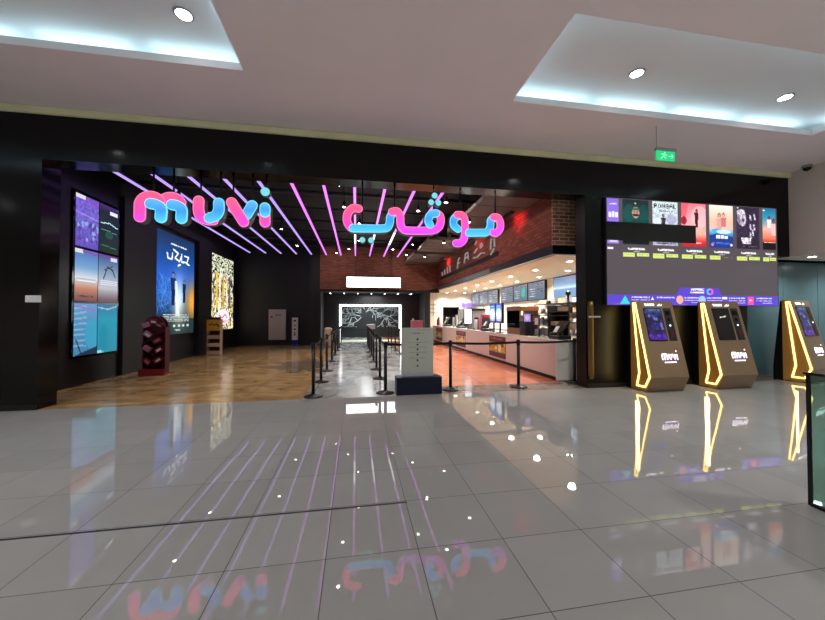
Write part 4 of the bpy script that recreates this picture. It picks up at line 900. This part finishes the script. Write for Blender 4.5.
t = thing('sauce_bottle', 'red sauce bottle at the far end of the counter', 'bottle', (4.75, 18.95, ZW)); obj('body', MB().lathe([(.11, 0), (.12, .05), (.12, .32), (.05, .42)], n=14), M['red'], t); obj('cap', MB().lathe([(.045, .42), (.04, .5), (.01, .52)], n=12), M['dred'], t)
t = thing('fridge', 'pale glass fronted fridge against the far white wall', 'fridge', (6.85, 19.95, 0)); obj('cabinet', MB().box(-.45, -.35, 0, .45, .35, 1.95, b=.02), M['silver'], t); obj('door', MB().box(-.4, -.37, .2, .4, -.35, 1.85), M['blackmirror'], t); obj('handle', MB().box(.33, -.41, .9, .36, -.37, 1.3), M['white'], t)
tag(obj('back_counter', MB().box(6.65, 12.6, 0, 7.28, 19.4, .88).box(6.6, 12.55, .88, 7.28, 19.45, .92), M['steel']), 'steel back counter running along the white food area wall', 'counter')

# letters on brick wall
bl = thing('wall_graphic', 'row of white upright lettering fixed along the dark red brick wall', 'sign', (4.4, 13, 3.5))
def xstroke(pts, w):   # strokes in the plane of the brick wall: (y,z), mirrored so it reads from the lobby
    m_ = MB().stroke([(p[0], p[1]) for p in pts], w, 0, .04); m_.v = [(4.40 + y, x, z) for x, y, z in m_.v]; return m_
def glyph(lines, w=.09):
    m_ = MB()
    for l in lines:
        q = xstroke(l, w); m_.add(q.v, q.f)
    obj('glyph', m_, M['text_dim'], bl, world=True)
for x_ in (16.9, 16.4, 15.9, 15.45): glyph([[(x_, 3.62), (x_, 3.75 + .1 * (17 - x_))]], 0.072)
glyph([[(14.25, 3.62), (14.15, 3.95), (13.95, 4.02)], [(14.2, 3.82), (13.95, 3.82)]], 0.058)
glyph([[(13.3, 3.72), (13.15, 4.05), (12.85, 4.05), (12.8, 3.78)], [(13.2, 3.88), (12.8, 3.88)]], 0.058)
glyph([[(12.2, 3.72), (11.8, 3.68), (11.4, 3.76), (11.1, 3.7)], [(12.1, 3.9), (11.8, 4.0)]], 0.050)
glyph([[(11.5, 4.02), (11.35, 4.1), (11.25, 4.0), (11.45, 3.96), (11.5, 4.02)]], 0.058)
glyph([[(12.0, 4.2), (11.85, 4.28)]], 0.058)
glyph([[(10.55, 3.75), (10.5, 4.05), (10.25, 4.05), (10.22, 3.78)]], 0.065)
glyph([[(10.5, 3.55), (10.3, 3.68)]], 0.065)
obj('backing_rail', MB().box(4.425, 10.0, 3.42, 4.45, 17.3, 3.56), M['black'], bl, world=True)
# red wall washers
for k, (y, e) in enumerate(((8.6, 26), (11.6, 18), (15.8, 40))):
    t = thing('wall_washer', 'red wall washer lamp above the brick wall, %s from the entrance' % names11[k], 'lamp', (4.1, y, 4.24), 0, 'red lamps washing the brick wall')
    obj('casing', MB().box(-.05, -.3, 0, .05, .3, .05), M['bl_metal'], t)
    light('lamp', 'SPOT', (4.1, y, 4.22), e, (1, .06, .08), t, size=.06, spot=140, aim=(4.45, y, 4.2), blend=1)
for k, (x, y, ax, ay, az) in enumerate(((2.3, 8.4, 4.45, 8.6, 3.6), (2.3, 10.8, 4.45, 11.2, 3.5), (2.3, 13.6, 4.45, 14.2, 3.5), (-.9, 16.0, -.6, 17.9, 3.8), (2.4, 16.0, 2.6, 17.9, 3.8))):
    spot_fixture(x, y, 4.45, 'added fill spotlight turned to the brick wall, %s from the entrance' % names11[k], 60, (1, .86, .72), aim=(ax, ay, az), spot=110)  # extra spots added to brighten the side and back brick
# warm orange light over the orange floor
for k, (x, y) in enumerate(((3.2, 9.2), (3.2, 12.0), (3.1, 15.0))):
    t = spot_fixture(x, y, 4.2, 'small warm ceiling spotlight under the duct beside the brick wall, %s' % names11[k], 240, (1, .8, .68), spot=80)

# ================================================================== LED WALL WITH FILM LISTINGS
lw = thing('led_wall', 'wide film listing LED wall above the golden ticket kiosks', 'LED wall', (7.47, YF - .05, 1.735))
obj('cabinet', MB().box(5.17, YF - .06, 1.725, 9.66, YF, 4.01), M['black'], lw, world=True)
YW = YF - .063
c = Cv(12, 6, (80, 73, 78))
board('background', c, (5.19, YW, 4.0), (4.45, 0, 0), (0, 0, -2.265), M['screen'], lw)
def poster(k):
    w = 40 if k not in (0, 6) else (16 if k == 0 else 27); h = 60; c = Cv(w, h)
    if k == 0: c.grad([(0, (130, 100, 215)), (1, (150, 120, 225))]); c.rect(.1, .3, .35, .42, (235, 230, 250)); c.rect(.45, .28, .6, .42, (235, 230, 250)); c.rect(.7, .3, .95, .42, (235, 230, 250)); c.words(.2, .9, .1, .03, (220, 210, 240)); c.rect(.2, .9, .9, .96, (210, 200, 235))
    if k == 1:
        c.grad([(0, (4, 26, 28)), (.2, (8, 50, 50)), (.4, (6, 70, 66)), (1, (4, 16, 20))]); c.ell(.25, .3, .22, .2, (10, 92, 84), .5); c.ell(.8, .3, .18, .2, (12, 84, 78), .5)
        c.ell(.5, .27, .2, .16, (30, 52, 44)); c.ell(.5, .29, .14, .13, (178, 140, 130)); c.rect(.34, .18, .66, .23, (60, 90, 70)); c.ell(.5, .345, .12, .03, (22, 20, 20)); c.ell(.44, .27, .025, .012, (20, 20, 20)); c.ell(.56, .27, .025, .012, (20, 20, 20)); c.ell(.48, .08, .04, .012, (200, 220, 215))
    if k == 2:
        c.grad([(0, (205, 222, 222)), (.5, (190, 200, 215)), (1, (170, 170, 190))]); c.noise(.12, 2); c.text('PONGAL', .06, .05, .155, .1, (34, 40, 44)); c.words(.25, .8, .2, .03, (70, 80, 90), .6)
        c.person(.42, .32, .05, (44, 38, 56), (140, 110, 110), (30, 26, 36), (50, 40, 60)); c.ell(.75, .4, .2, .12, (150, 140, 190), .5); c.ell(.2, .45, .18, .08, (230, 240, 245), .6); c.words(.15, .9, .93, .03, (60, 60, 70))
    if k == 3:
        c.grad([(0, (240, 120, 130)), (.4, (250, 170, 175)), (.7, (250, 180, 160)), (.88, (220, 60, 60)), (1, (190, 20, 44))]); c.noise(.06, 2); c.ell(.75, .3, .35, .25, (252, 200, 205), .6); c.ell(.1, .4, .12, .1, (170, 20, 50))
        c.poly([(.0, .0), (.3, .0), (.2, .3), (0, .3)], (236, 70, 90), .6); c.person(.62, .16, .045, (80, 16, 30), (150, 70, 70), (40, 14, 20), (60, 12, 24)); c.words(.3, .95, .9, .04, (250, 200, 200), .4)
    if k == 4:
        c.grad([(0, (248, 236, 225)), (.4, (244, 190, 160)), (.55, (235, 190, 180)), (.62, (120, 190, 225)), (.74, (40, 110, 180)), (.8, (16, 50, 130)), (1, (24, 60, 160))]); c.person(.42, .24, .07, (225, 160, 150), (220, 160, 140), (110, 60, 50)); c.person(.6, .22, .06, (200, 120, 120), (225, 170, 150), (100, 60, 60))
        c.ell(.3, .6, .2, .05, (70, 170, 225)); c.ell(.6, .62, .3, .05, (200, 230, 240)); c.poly([(0, .72), (.3, .66), (1, .74), (1, 1), (0, 1)], (20, 56, 140)); c.rect(.28, .7, .44, .79, (240, 240, 235)); c.rect(.47, .7, .6, .79, (240, 240, 235)); c.rect(.63, .71, .78, .79, (235, 235, 230)); c.words(.15, .85, .86, .05, (90, 110, 220), .6); c.ell(.12, .93, .06, .04, (220, 120, 160)); c.ell(.92, .93, .05, .03, (240, 225, 160))
    if k == 5:
        c.grad([(0, (44, 34, 54)), (.5, (54, 42, 66)), (1, (40, 30, 48))]); c.ell(.22, .25, .2, .2, (130, 115, 140)); c.ell(.28, .3, .14, .16, (190, 175, 190)); c.ell(.2, .13, .18, .07, (200, 190, 205)); c.ell(.3, .32, .05, .05, (70, 55, 80)); c.ell(.06, .03, .03, .015, (240, 240, 240))
        for (u, v) in ((.6, .2), (.78, .18), (.6, .42), (.76, .43), (.7, .56), (.6, .63)): c.line([(u, v), (u + .03, v + .1)], .07, (220, 205, 225), .85)
        c.rect(.2, .74, .62, .82, (225, 215, 228)); c.rect(.24, .82, .62, .88, (210, 200, 215)); c.noise(.25, 2); c.words(.25, .9, .93, .02, (120, 105, 130), .6)
    if k == 6:
        c.grad([(0, (20, 110, 160)), (.25, (60, 150, 180)), (.5, (235, 180, 170)), (.72, (230, 120, 90)), (.82, (190, 60, 40)), (.84, (24, 14, 20)), (1, (16, 10, 16))]); c.person(.5, .22, .08, (245, 225, 220), (130, 70, 60), (30, 20, 30)); c.person(.86, .3, .11, (240, 190, 190), (140, 70, 60), (30, 16, 24)); c.ell(.1, .05, .08, .02, (250, 240, 200)); c.words(.1, .95, .82, .02, (240, 220, 200), .6)
    return c
plab = ['purple listing tile', 'dark green film poster of a moustached face', 'pale film poster headed PONGAL', 'red and pink film poster', 'peach and blue film poster of a couple', 'dark violet film poster with a lit face', 'blue to orange film poster cut by the edge']
for k in range(7):
    x0 = 4.845 + .731 * k; x1 = x0 + .635
    a, b_ = max(x0, 5.205), min(x1, 9.60); z1, z0 = 3.985, 3.03
    board('poster_tile', poster(k), (a, YW - .003, z1), (b_ - a, 0, 0), (0, 0, -(z1 - z0)), M['screen'], lw, label=plab[k])
    c = Cv(max(8, int(60 * (b_ - a))), 16, (80, 73, 78)); s0 = (a - x0) / (x1 - x0)
    c.words(.18, .85, .12, .2, (235, 232, 235), .85); c.words(.4, .62, .38, .1, (170, 165, 170), .6)
    c.rect(0, .56, .46, .92 if k != 2 else 1.0, (205, 220, 120)); 
    if k != 4: c.rect(.52, .56, 1, .9, (205, 220, 120))
    c.words(.06, .4, .66, .12, (150, 160, 90), .5); c.words(.58, .94, .66, .12, (150, 160, 90), .5)
    if k == 0: c = Cv(16, 16, (80, 73, 78)); c.rect(.0, .1, .5, .3, (230, 228, 232))
    board('session_times', c, (a, YW - .003, 2.985), (b_ - a, 0, 0), (0, 0, -.24), M['screen'], lw)
obj('dead_strip', MB().box(5.17, YW - .02, 3.10, 7.39, YW - .004, 3.49), M['black'], lw, world=True, label='black unlit strip')
# banner
c = Cv(300, 22, (88, 66, 196)); 
icon = [(.075, (60, 205, 205), 'tri'), (.275, (235, 235, 250), 'tri2'), (.40, (240, 170, 150), 'e'), (.545, (150, 190, 250), 'e'), (.655, (240, 240, 250), 'r'), (.80, (235, 80, 150), 'r2')]
# positions along the banner
for (u, col, kind) in [(.095, (60, 205, 205), 'tri'), (.245, (235, 235, 250), 'tri2'), (.40, (240, 170, 150), 'e'), (.53, (160, 195, 250), 'e'), (.665, (240, 240, 250), 'r'), (.825, (235, 80, 150), 'r2')]:
    if kind == 'tri': c.poly([(u, .1), (u + .028, .9), (u - .028, .9)], col)
    if kind == 'tri2': c.poly([(u, .2), (u + .009, .5), (u - .009, .5)], col)
    if kind == 'e': c.ell(u, .45, .02, .42, col)
    if kind == 'r': c.rect(u - .016, .12, u + .014, .38, col)
    if kind == 'r2': c.rect(u - .017, .08, u + .017, .9, col); c.words(u - .01, u + .01, .35, .2, (250, 190, 220))
    u += .035 if kind in ('tri', 'r2') else .025
    c.words(u, u + .1, .2, .12, (225, 220, 250), .7)
    if kind != 'tri2': c.words(u, u + .1, .45, .1, (200, 190, 240), .7); c.words(u + .04, u + .1, .68, .1, (200, 190, 240), .7)
board('banner', c, (5.19, YW - .003, 1.955), (4.45, 0, 0), (0, 0, -.22), M['screen'], lw, label='purple information banner')
c = Cv(76, 14, (80, 73, 78)); c.poly([(.08, 0), (.92, 0), (1, 1), (0, 1)], (88, 66, 196)); c.words(.32, .6, .1, .28, (240, 238, 250), .8); c.words(.3, .6, .5, .2, (240, 238, 250), .9)
c.ell(.73, .5, .075, .46, (70, 190, 235)); c.put((((c.U - .73) / .075) ** 2 + ((c.V - .5) / .46) ** 2 < 1) & (c.U > .73), (240, 90, 190)); c.ell(.73, .5, .035, .2, (88, 66, 196))
board('banner_logo', c, (6.88, YW - .003, 2.12), (1.2, 0, 0), (0, 0, -.165), M['screen'], lw, label='purple banner tab with ring logo')
# jamb: strip added in place of the nearest kiosk's reflection, and little plate
t = thing('reflection_strip', 'tall brass coloured strip added for a kiosk reflection on the black jamb, with a pale cross plate', 'reflection stand-in', (4.76, YF - .02, .15))
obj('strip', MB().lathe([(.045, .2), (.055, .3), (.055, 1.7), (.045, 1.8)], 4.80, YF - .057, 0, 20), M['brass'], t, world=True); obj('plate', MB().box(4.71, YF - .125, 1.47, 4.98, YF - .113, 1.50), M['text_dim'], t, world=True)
tag(obj('wall_plate', MB().box(-5.2, YF - .014, 1.72, -4.99, YF, 1.83), M['white']), 'small white plate on the black panel at the entrance edge', 'plate')

# ================================================================== KIOSKS
def kiosk(x, y, lab, off=False):
    t = thing('ticket_kiosk', lab, 'ticket kiosk', (x, y, 0), 0, 'golden self service ticket kiosks')
    W = .86
    prof = [(.10, 0), (.0, .30), (.27, 1.80), (.34, 1.82), (.30, .35), (.36, 0)]
    obj('body', MB().prism([(.04, .0), (-.09, .30), (.27, 1.81), (.40, 1.81), (.40, 0)], 'x', .015, W), M['bronze'], t)
    obj('rear_case', MB().prism([(.40, 0), (.40, 1.79), (.44, 1.79), (.58, .3), (.58, 0)], 'x', .03, W - .03), M['bl_metal'], t)
    obj('side_panel', MB().prism([(.04, .02), (-.09, .30), (.27, 1.81), (.40, 1.81), (.40, .02)], 'x', 0, .015), M['amber'], t)
    ld = MB(); loop = [(.055, .10), (-.05, .31), (.275, 1.76), (.325, 1.76), (.19, .36), (.25, .10), (.055, .10)]
    def sx(pts, x0, x1):
        m_ = MB().stroke(pts, .027, 0, 1); m_.v = [((x0 if yy < .5 else x1), a, z) for a, yy, z in m_.v]; return m_
    for a, b_ in zip(loop[:-1], loop[1:]): q = sx([a, b_], -.012, 0.002); ld.add(q.v, q.f)
    obj('led_outline', ld, M['kiosk_led'], t)
    # slanted face frame: point at height h along the face
    f = lambda u, h, e=0: Vector((u, -.09 + .36 * (h - .30) / 1.51, h)) + Vector((0, -math.cos(.234), math.sin(.234))) * e * 1.0
    def facebox(u0, h0, u1, h1, e, m_, name, parent=t):
        vs = [f(u0, h0, -.004), f(u1, h0, -.004), f(u1, h1, -.004), f(u0, h1, -.004), f(u0, h0, e), f(u1, h0, e), f(u1, h1, e), f(u0, h1, e)]
        return obj(name, MB().add(vs, [(0, 1, 2, 3), (7, 6, 5, 4), (0, 4, 5, 1), (1, 5, 6, 2), (2, 6, 7, 3), (3, 7, 4, 0)]), m_, parent)
    facebox(.13, 1.0, .55, 1.66, .008, M['blackmirror'], 'touchscreen')
    c = Cv(26, 40)
    if off: c.grad([(0, (10, 8, 8)), (1, (6, 5, 6))]); c.line([(.35, .28), (.75, .24)], .05, (225, 215, 190))
    else:
        c.grad([(0, (60, 90, 130)), (.15, (30, 34, 80)), (.8, (40, 30, 90)), (.86, (80, 40, 150)), (1, (60, 30, 130))]); c.noise(.4, 3)
        for j in range(14): c.ell(c.rng.rand(), .2 + .6 * c.rng.rand(), .07, .05, [(40, 60, 130), (90, 110, 170), (20, 20, 50), (130, 90, 150)][j % 4])
    e_ = .0095; o_ = f(.145, 1.64, e_); r_ = f(.535, 1.64, e_) - o_; d_ = f(.145, 1.02, e_) - o_
    board('display', c, o_, r_, d_, M['screen'], t, world=False)
    cp = facebox(.60, 1.0, .78, 1.66, .006, M['charcoal'], 'card_panel')
    for (a, h0, b_, h1, m_) in ((.63, 1.52, .74, 1.6, 'blackmirror'), (.65, 1.40, .71, 1.45, 'blackmirror'), (.67, 1.29, .70, 1.32, 'text_white'), (.65, 1.08, .73, 1.2, 'dred')): facebox(a, h0, b_, h1, .012, M[m_], 'reader', cp)
    zf = Vector((0, .36 / 1.51, 1)).normalized()
    obj('heading', text_mb('TICKETS', .062, .003, f(.30, 1.71, .004), zdir=zf, bold=.002), M['text_white'], t)
    hd = MB()
    for pts in ([(.49, 1.715), (.53, 1.715)], [(.545, 1.715), (.545, 1.745)], [(.565, 1.715), (.59, 1.715), (.59, 1.74)], [(.53, 1.715), (.53, 1.735)]):
        q = MB().stroke(pts, .012, 0, 1); q.v = [tuple(f(a, z, .004 if yy < .5 else 0)) for a, yy, z in q.v]; hd.add(q.v, q.f)
    obj('arabic_heading', hd, M['text_white'], t)
    def logo(m_, dx, dz, e):
        L = MB(); s_ = .115; ox, oz = .34 + dx, .64 + dz
        for pts in ([(-3.685, 3.2), (-3.685, 3.39)] + arc(-3.515, 3.40, .17, 165, 15) + [(-3.345, 3.2)], [(-3.345, 3.38)] + arc(-3.178, 3.40, .168, 165, 15) + [(-3.01, 3.2)], [(-2.74, 3.53), (-2.74, 3.36), (-2.58, 3.2), (-2.41, 3.37), (-2.41, 3.51)], [(-2.20, 3.53), (-2.0, 3.19), (-1.855, 3.50)], [(-1.635, 3.5), (-1.635, 3.2)], [(-1.635, 3.72), (-1.635, 3.74)]):
            P = [(ox + (a + 3.685) * s_ * 1.45, oz + (b_ - 3.2) * s_ * 2.6) for a, b_ in pts]
            q = MB().stroke(P, .019, 0, 1, n=4); q.v = [tuple(f(a, z, e if yy < .5 else 0)) for a, yy, z in q.v]; L.add(q.v, q.f)
        return L
    obj('logo_shadow', logo(None, .010, -.010, .003), M['violet'], t); obj('logo', logo(None, 0, 0, .006), M['text_white'], t)
    obj('tagline', text_mb('CINEMAS & MORE', .038, .003, f(.56, .57, .004), zdir=zf) if False else MB().add([f(.37, .575, .004), f(.64, .575, .004), f(.64, .595, .004), f(.37, .595, .004)], [(0, 1, 2, 3)]), M['text_white'], t)
    light('led_glow', 'AREA', (x - .05, y + .2, .9), 3.2, (1, .74, .36), None, size=.1, size_y=1.4, aim=(x - 1, y + .2, .9)).parent = None
    return t
kiosk(5.63, 5.72, 'golden ticket kiosk with a violet lit screen, closest to the entrance opening')
kiosk(7.30, 5.72, 'golden ticket kiosk with a black screen, in the middle of the three', True)
k3 = kiosk(9.95, 5.92, 'golden ticket kiosk beside the teal wall, partly behind the glass railing'); k3.rotation_euler = (0, 0, R(14)); k3.scale = (1.12, 1.0, 1.035)
for o in list(bpy.data.objects):
    if o.name.startswith('led_glow'): pass

# ================================================================== MALL FITTINGS
for k, (x, y, lab) in enumerate(((-2.06, 4.38, 'round downlight in the left ceiling recess'), (4.14, 4.33, 'round downlight in the right ceiling recess, nearer the sign'), (7.03, 4.40, 'round downlight in the right ceiling recess, nearer the exit sign'),
                                 (-5.2, 4.35, 'round downlight at the far left of the left ceiling recess'), (-5.2, -2.4, 'leftmost round downlight in the recesses behind the viewer'), (-2.06, -2.4, 'round downlight in the rear recess, second across'), (4.14, -2.4, 'round downlight in the rear recess, third across'), (7.03, -2.4, 'round downlight in the rear recess, last across'))):
    t = thing('downlight', lab, 'downlight', (x, y, UZ), 0, 'downlights in the mall ceiling recesses')
    obj('rim', MB().lathe([(.11, 0), (.11, -.01), (.085, -.012), (.085, 0)], n=24), M['silver'], t); obj('lens', MB().lathe([(.084, -.009), (.084, -.003)], n=24), M['lamp'], t)
    light('lamp', 'SPOT', (x, y, UZ - .04), 480 if y < 0 else 320, (1, .98, .95), t, size=.08, spot=120, aim=(x, y, 0), blend=1)
for k, (x, y) in enumerate(((10.6, 6.2), (12.2, 6.2), (13.8, 6.2), (11.4, 4.6))):
    t = thing('downlight', 'round downlight under the beige bulkhead before the teal wall, %s from the corner' % names11[k], 'downlight', (x, y, 2.9), 0, 'downlights under the beige bulkhead')
    obj('rim', MB().lathe([(.09, 0), (.09, -.01), (.07, -.012), (.07, 0)], n=20), M['white'], t); obj('lens', MB().lathe([(.069, -.009), (.069, -.003)], n=20), M['lamp'], t)
    light('lamp', 'SPOT', (x, y, 2.86), 90, (.93, 1, 1), t, size=.07, spot=150, aim=(x, y, 0), blend=1)
t = thing('exit_sign', 'green running man exit sign hanging from the mall ceiling', 'exit sign', (5.44, 5.1, 4.27))
obj('panel', MB().box(-.19, -.01, 0, .19, .01, .19), M['exit_green'], t); obj('housing', MB().box(-.2, -.03, .17, .2, .03, .22), M['silver'], t); obj('wire', MB().tube((-.18, 0, .2), (-.18, 0, ZC - 4.26), .005, 6), M['silver'], t)
fg = MB()
for pts in ([(-.1, .03), (-.05, .08), (-.03, .12)], [(-.05, .08), (.0, .04)], [(-.09, .11), (-.03, .12), (.02, .09)]): fg.stroke(pts, .016, -.013, -.01, n=4)
fg.lathe([(.014, 0), (.014, .003)], -.02, -.013, .145, 10, axis='y').stroke([(.06, .08), (.15, .08)], .014, -.013, -.01, n=4).stroke([(.12, .05), (.15, .08)], .014, -.013, -.01, n=4).stroke([(.12, .11), (.15, .08)], .014, -.013, -.01, n=4)
obj('running_figure', fg, M['exit_fig'], t)
t = thing('security_camera', 'small dark dome camera at the corner of the beige bulkhead', 'camera', (10.0, 5.9, ZC - .1)); obj('mount', MB().lathe([(.09, .1), (.09, .06), (.07, .05)], n=18), M['silver'], t); obj('dome', MB().ball((0, 0, .05), .075, sq=(1, 1, .9)), M['blackmirror'], t)
for i, x in enumerate((-10.5, -6.5, -2.0, 2.5, 7.0, 11.5)):  # unseen downlights added so light bouncing off the floor brightens the ceiling
    for j, y in enumerate((-7.2, -4.8, .6)):
        if j == 2 and 1 <= i <= 3: continue
        t = thing('downlight', 'added unseen downlight in the flat mall ceiling, %s across and %s row behind the recesses' % (names11[i], names11[j]), 'downlight', (x, y, ZC), 0, 'added fill downlights in the flat mall ceiling')
        obj('rim', MB().lathe([(.11, 0), (.11, -.01), (.085, -.012), (.085, 0)], n=24), M['silver'], t); obj('lens', MB().lathe([(.084, -.009), (.084, -.003)], n=24), M['lamp'], t)
        light('lamp', 'SPOT', (x, y, ZC - .04), 480, (1, .98, .95), t, size=.08, spot=140, aim=(x, y, 0), blend=1)
struct('wall_rear', MB().box(-14, -9.1, 0, 16, -9, ZC), M['dark'])
struct('wall_mall_left', MB().box(-14.1, -9, 0, -14, -1, ZC), M['beige'])
struct('wall_mall_right', MB().box(16, -9, 0, 16.1, -2, ZC), M['beige'])
# glass balustrade close by on the right
t = thing('glass_balustrade', 'glass balustrade with black top rail and end post close by on the right', 'balustrade', (3.56, .6, 0))
obj('end_post', MB().box(3.552, 2.11, 0, 3.57, 2.132, 1.05), M['bl_metal'], t, world=True); obj('top_rail', MB().box(3.54, -1.5, 1.032, 3.58, 2.14, 1.05), M['bl_metal'], t, world=True)
obj('glass_panel', MB().box(3.555, -1.5, .02, 3.567, 2.11, 1.03), M['glass'], t, world=True); obj('bottom_channel', MB().box(3.54, -1.5, 0, 3.58, 2.11, .02), M['bl_metal'], t, world=True)

# ================================================================== LIGHT
w = bpy.data.worlds.new('world'); sc.world = w; w.use_nodes = True
w.node_tree.nodes['Background'].inputs[0].default_value = (.95, .93, 1.0, 1); w.node_tree.nodes['Background'].inputs[1].default_value = .28
sc.view_settings.view_transform = 'Standard'; sc.view_settings.look = 'None'; sc.view_settings.exposure = 0; sc.view_settings.gamma = 1; sc.view_settings.use_curve_mapping = False
try:
    sc.cycles.use_denoising = True; sc.cycles.max_bounces = 8; sc.cycles.sample_clamp_indirect = 6; sc.cycles.blur_glossy = .3
except Exception as e: print(e)
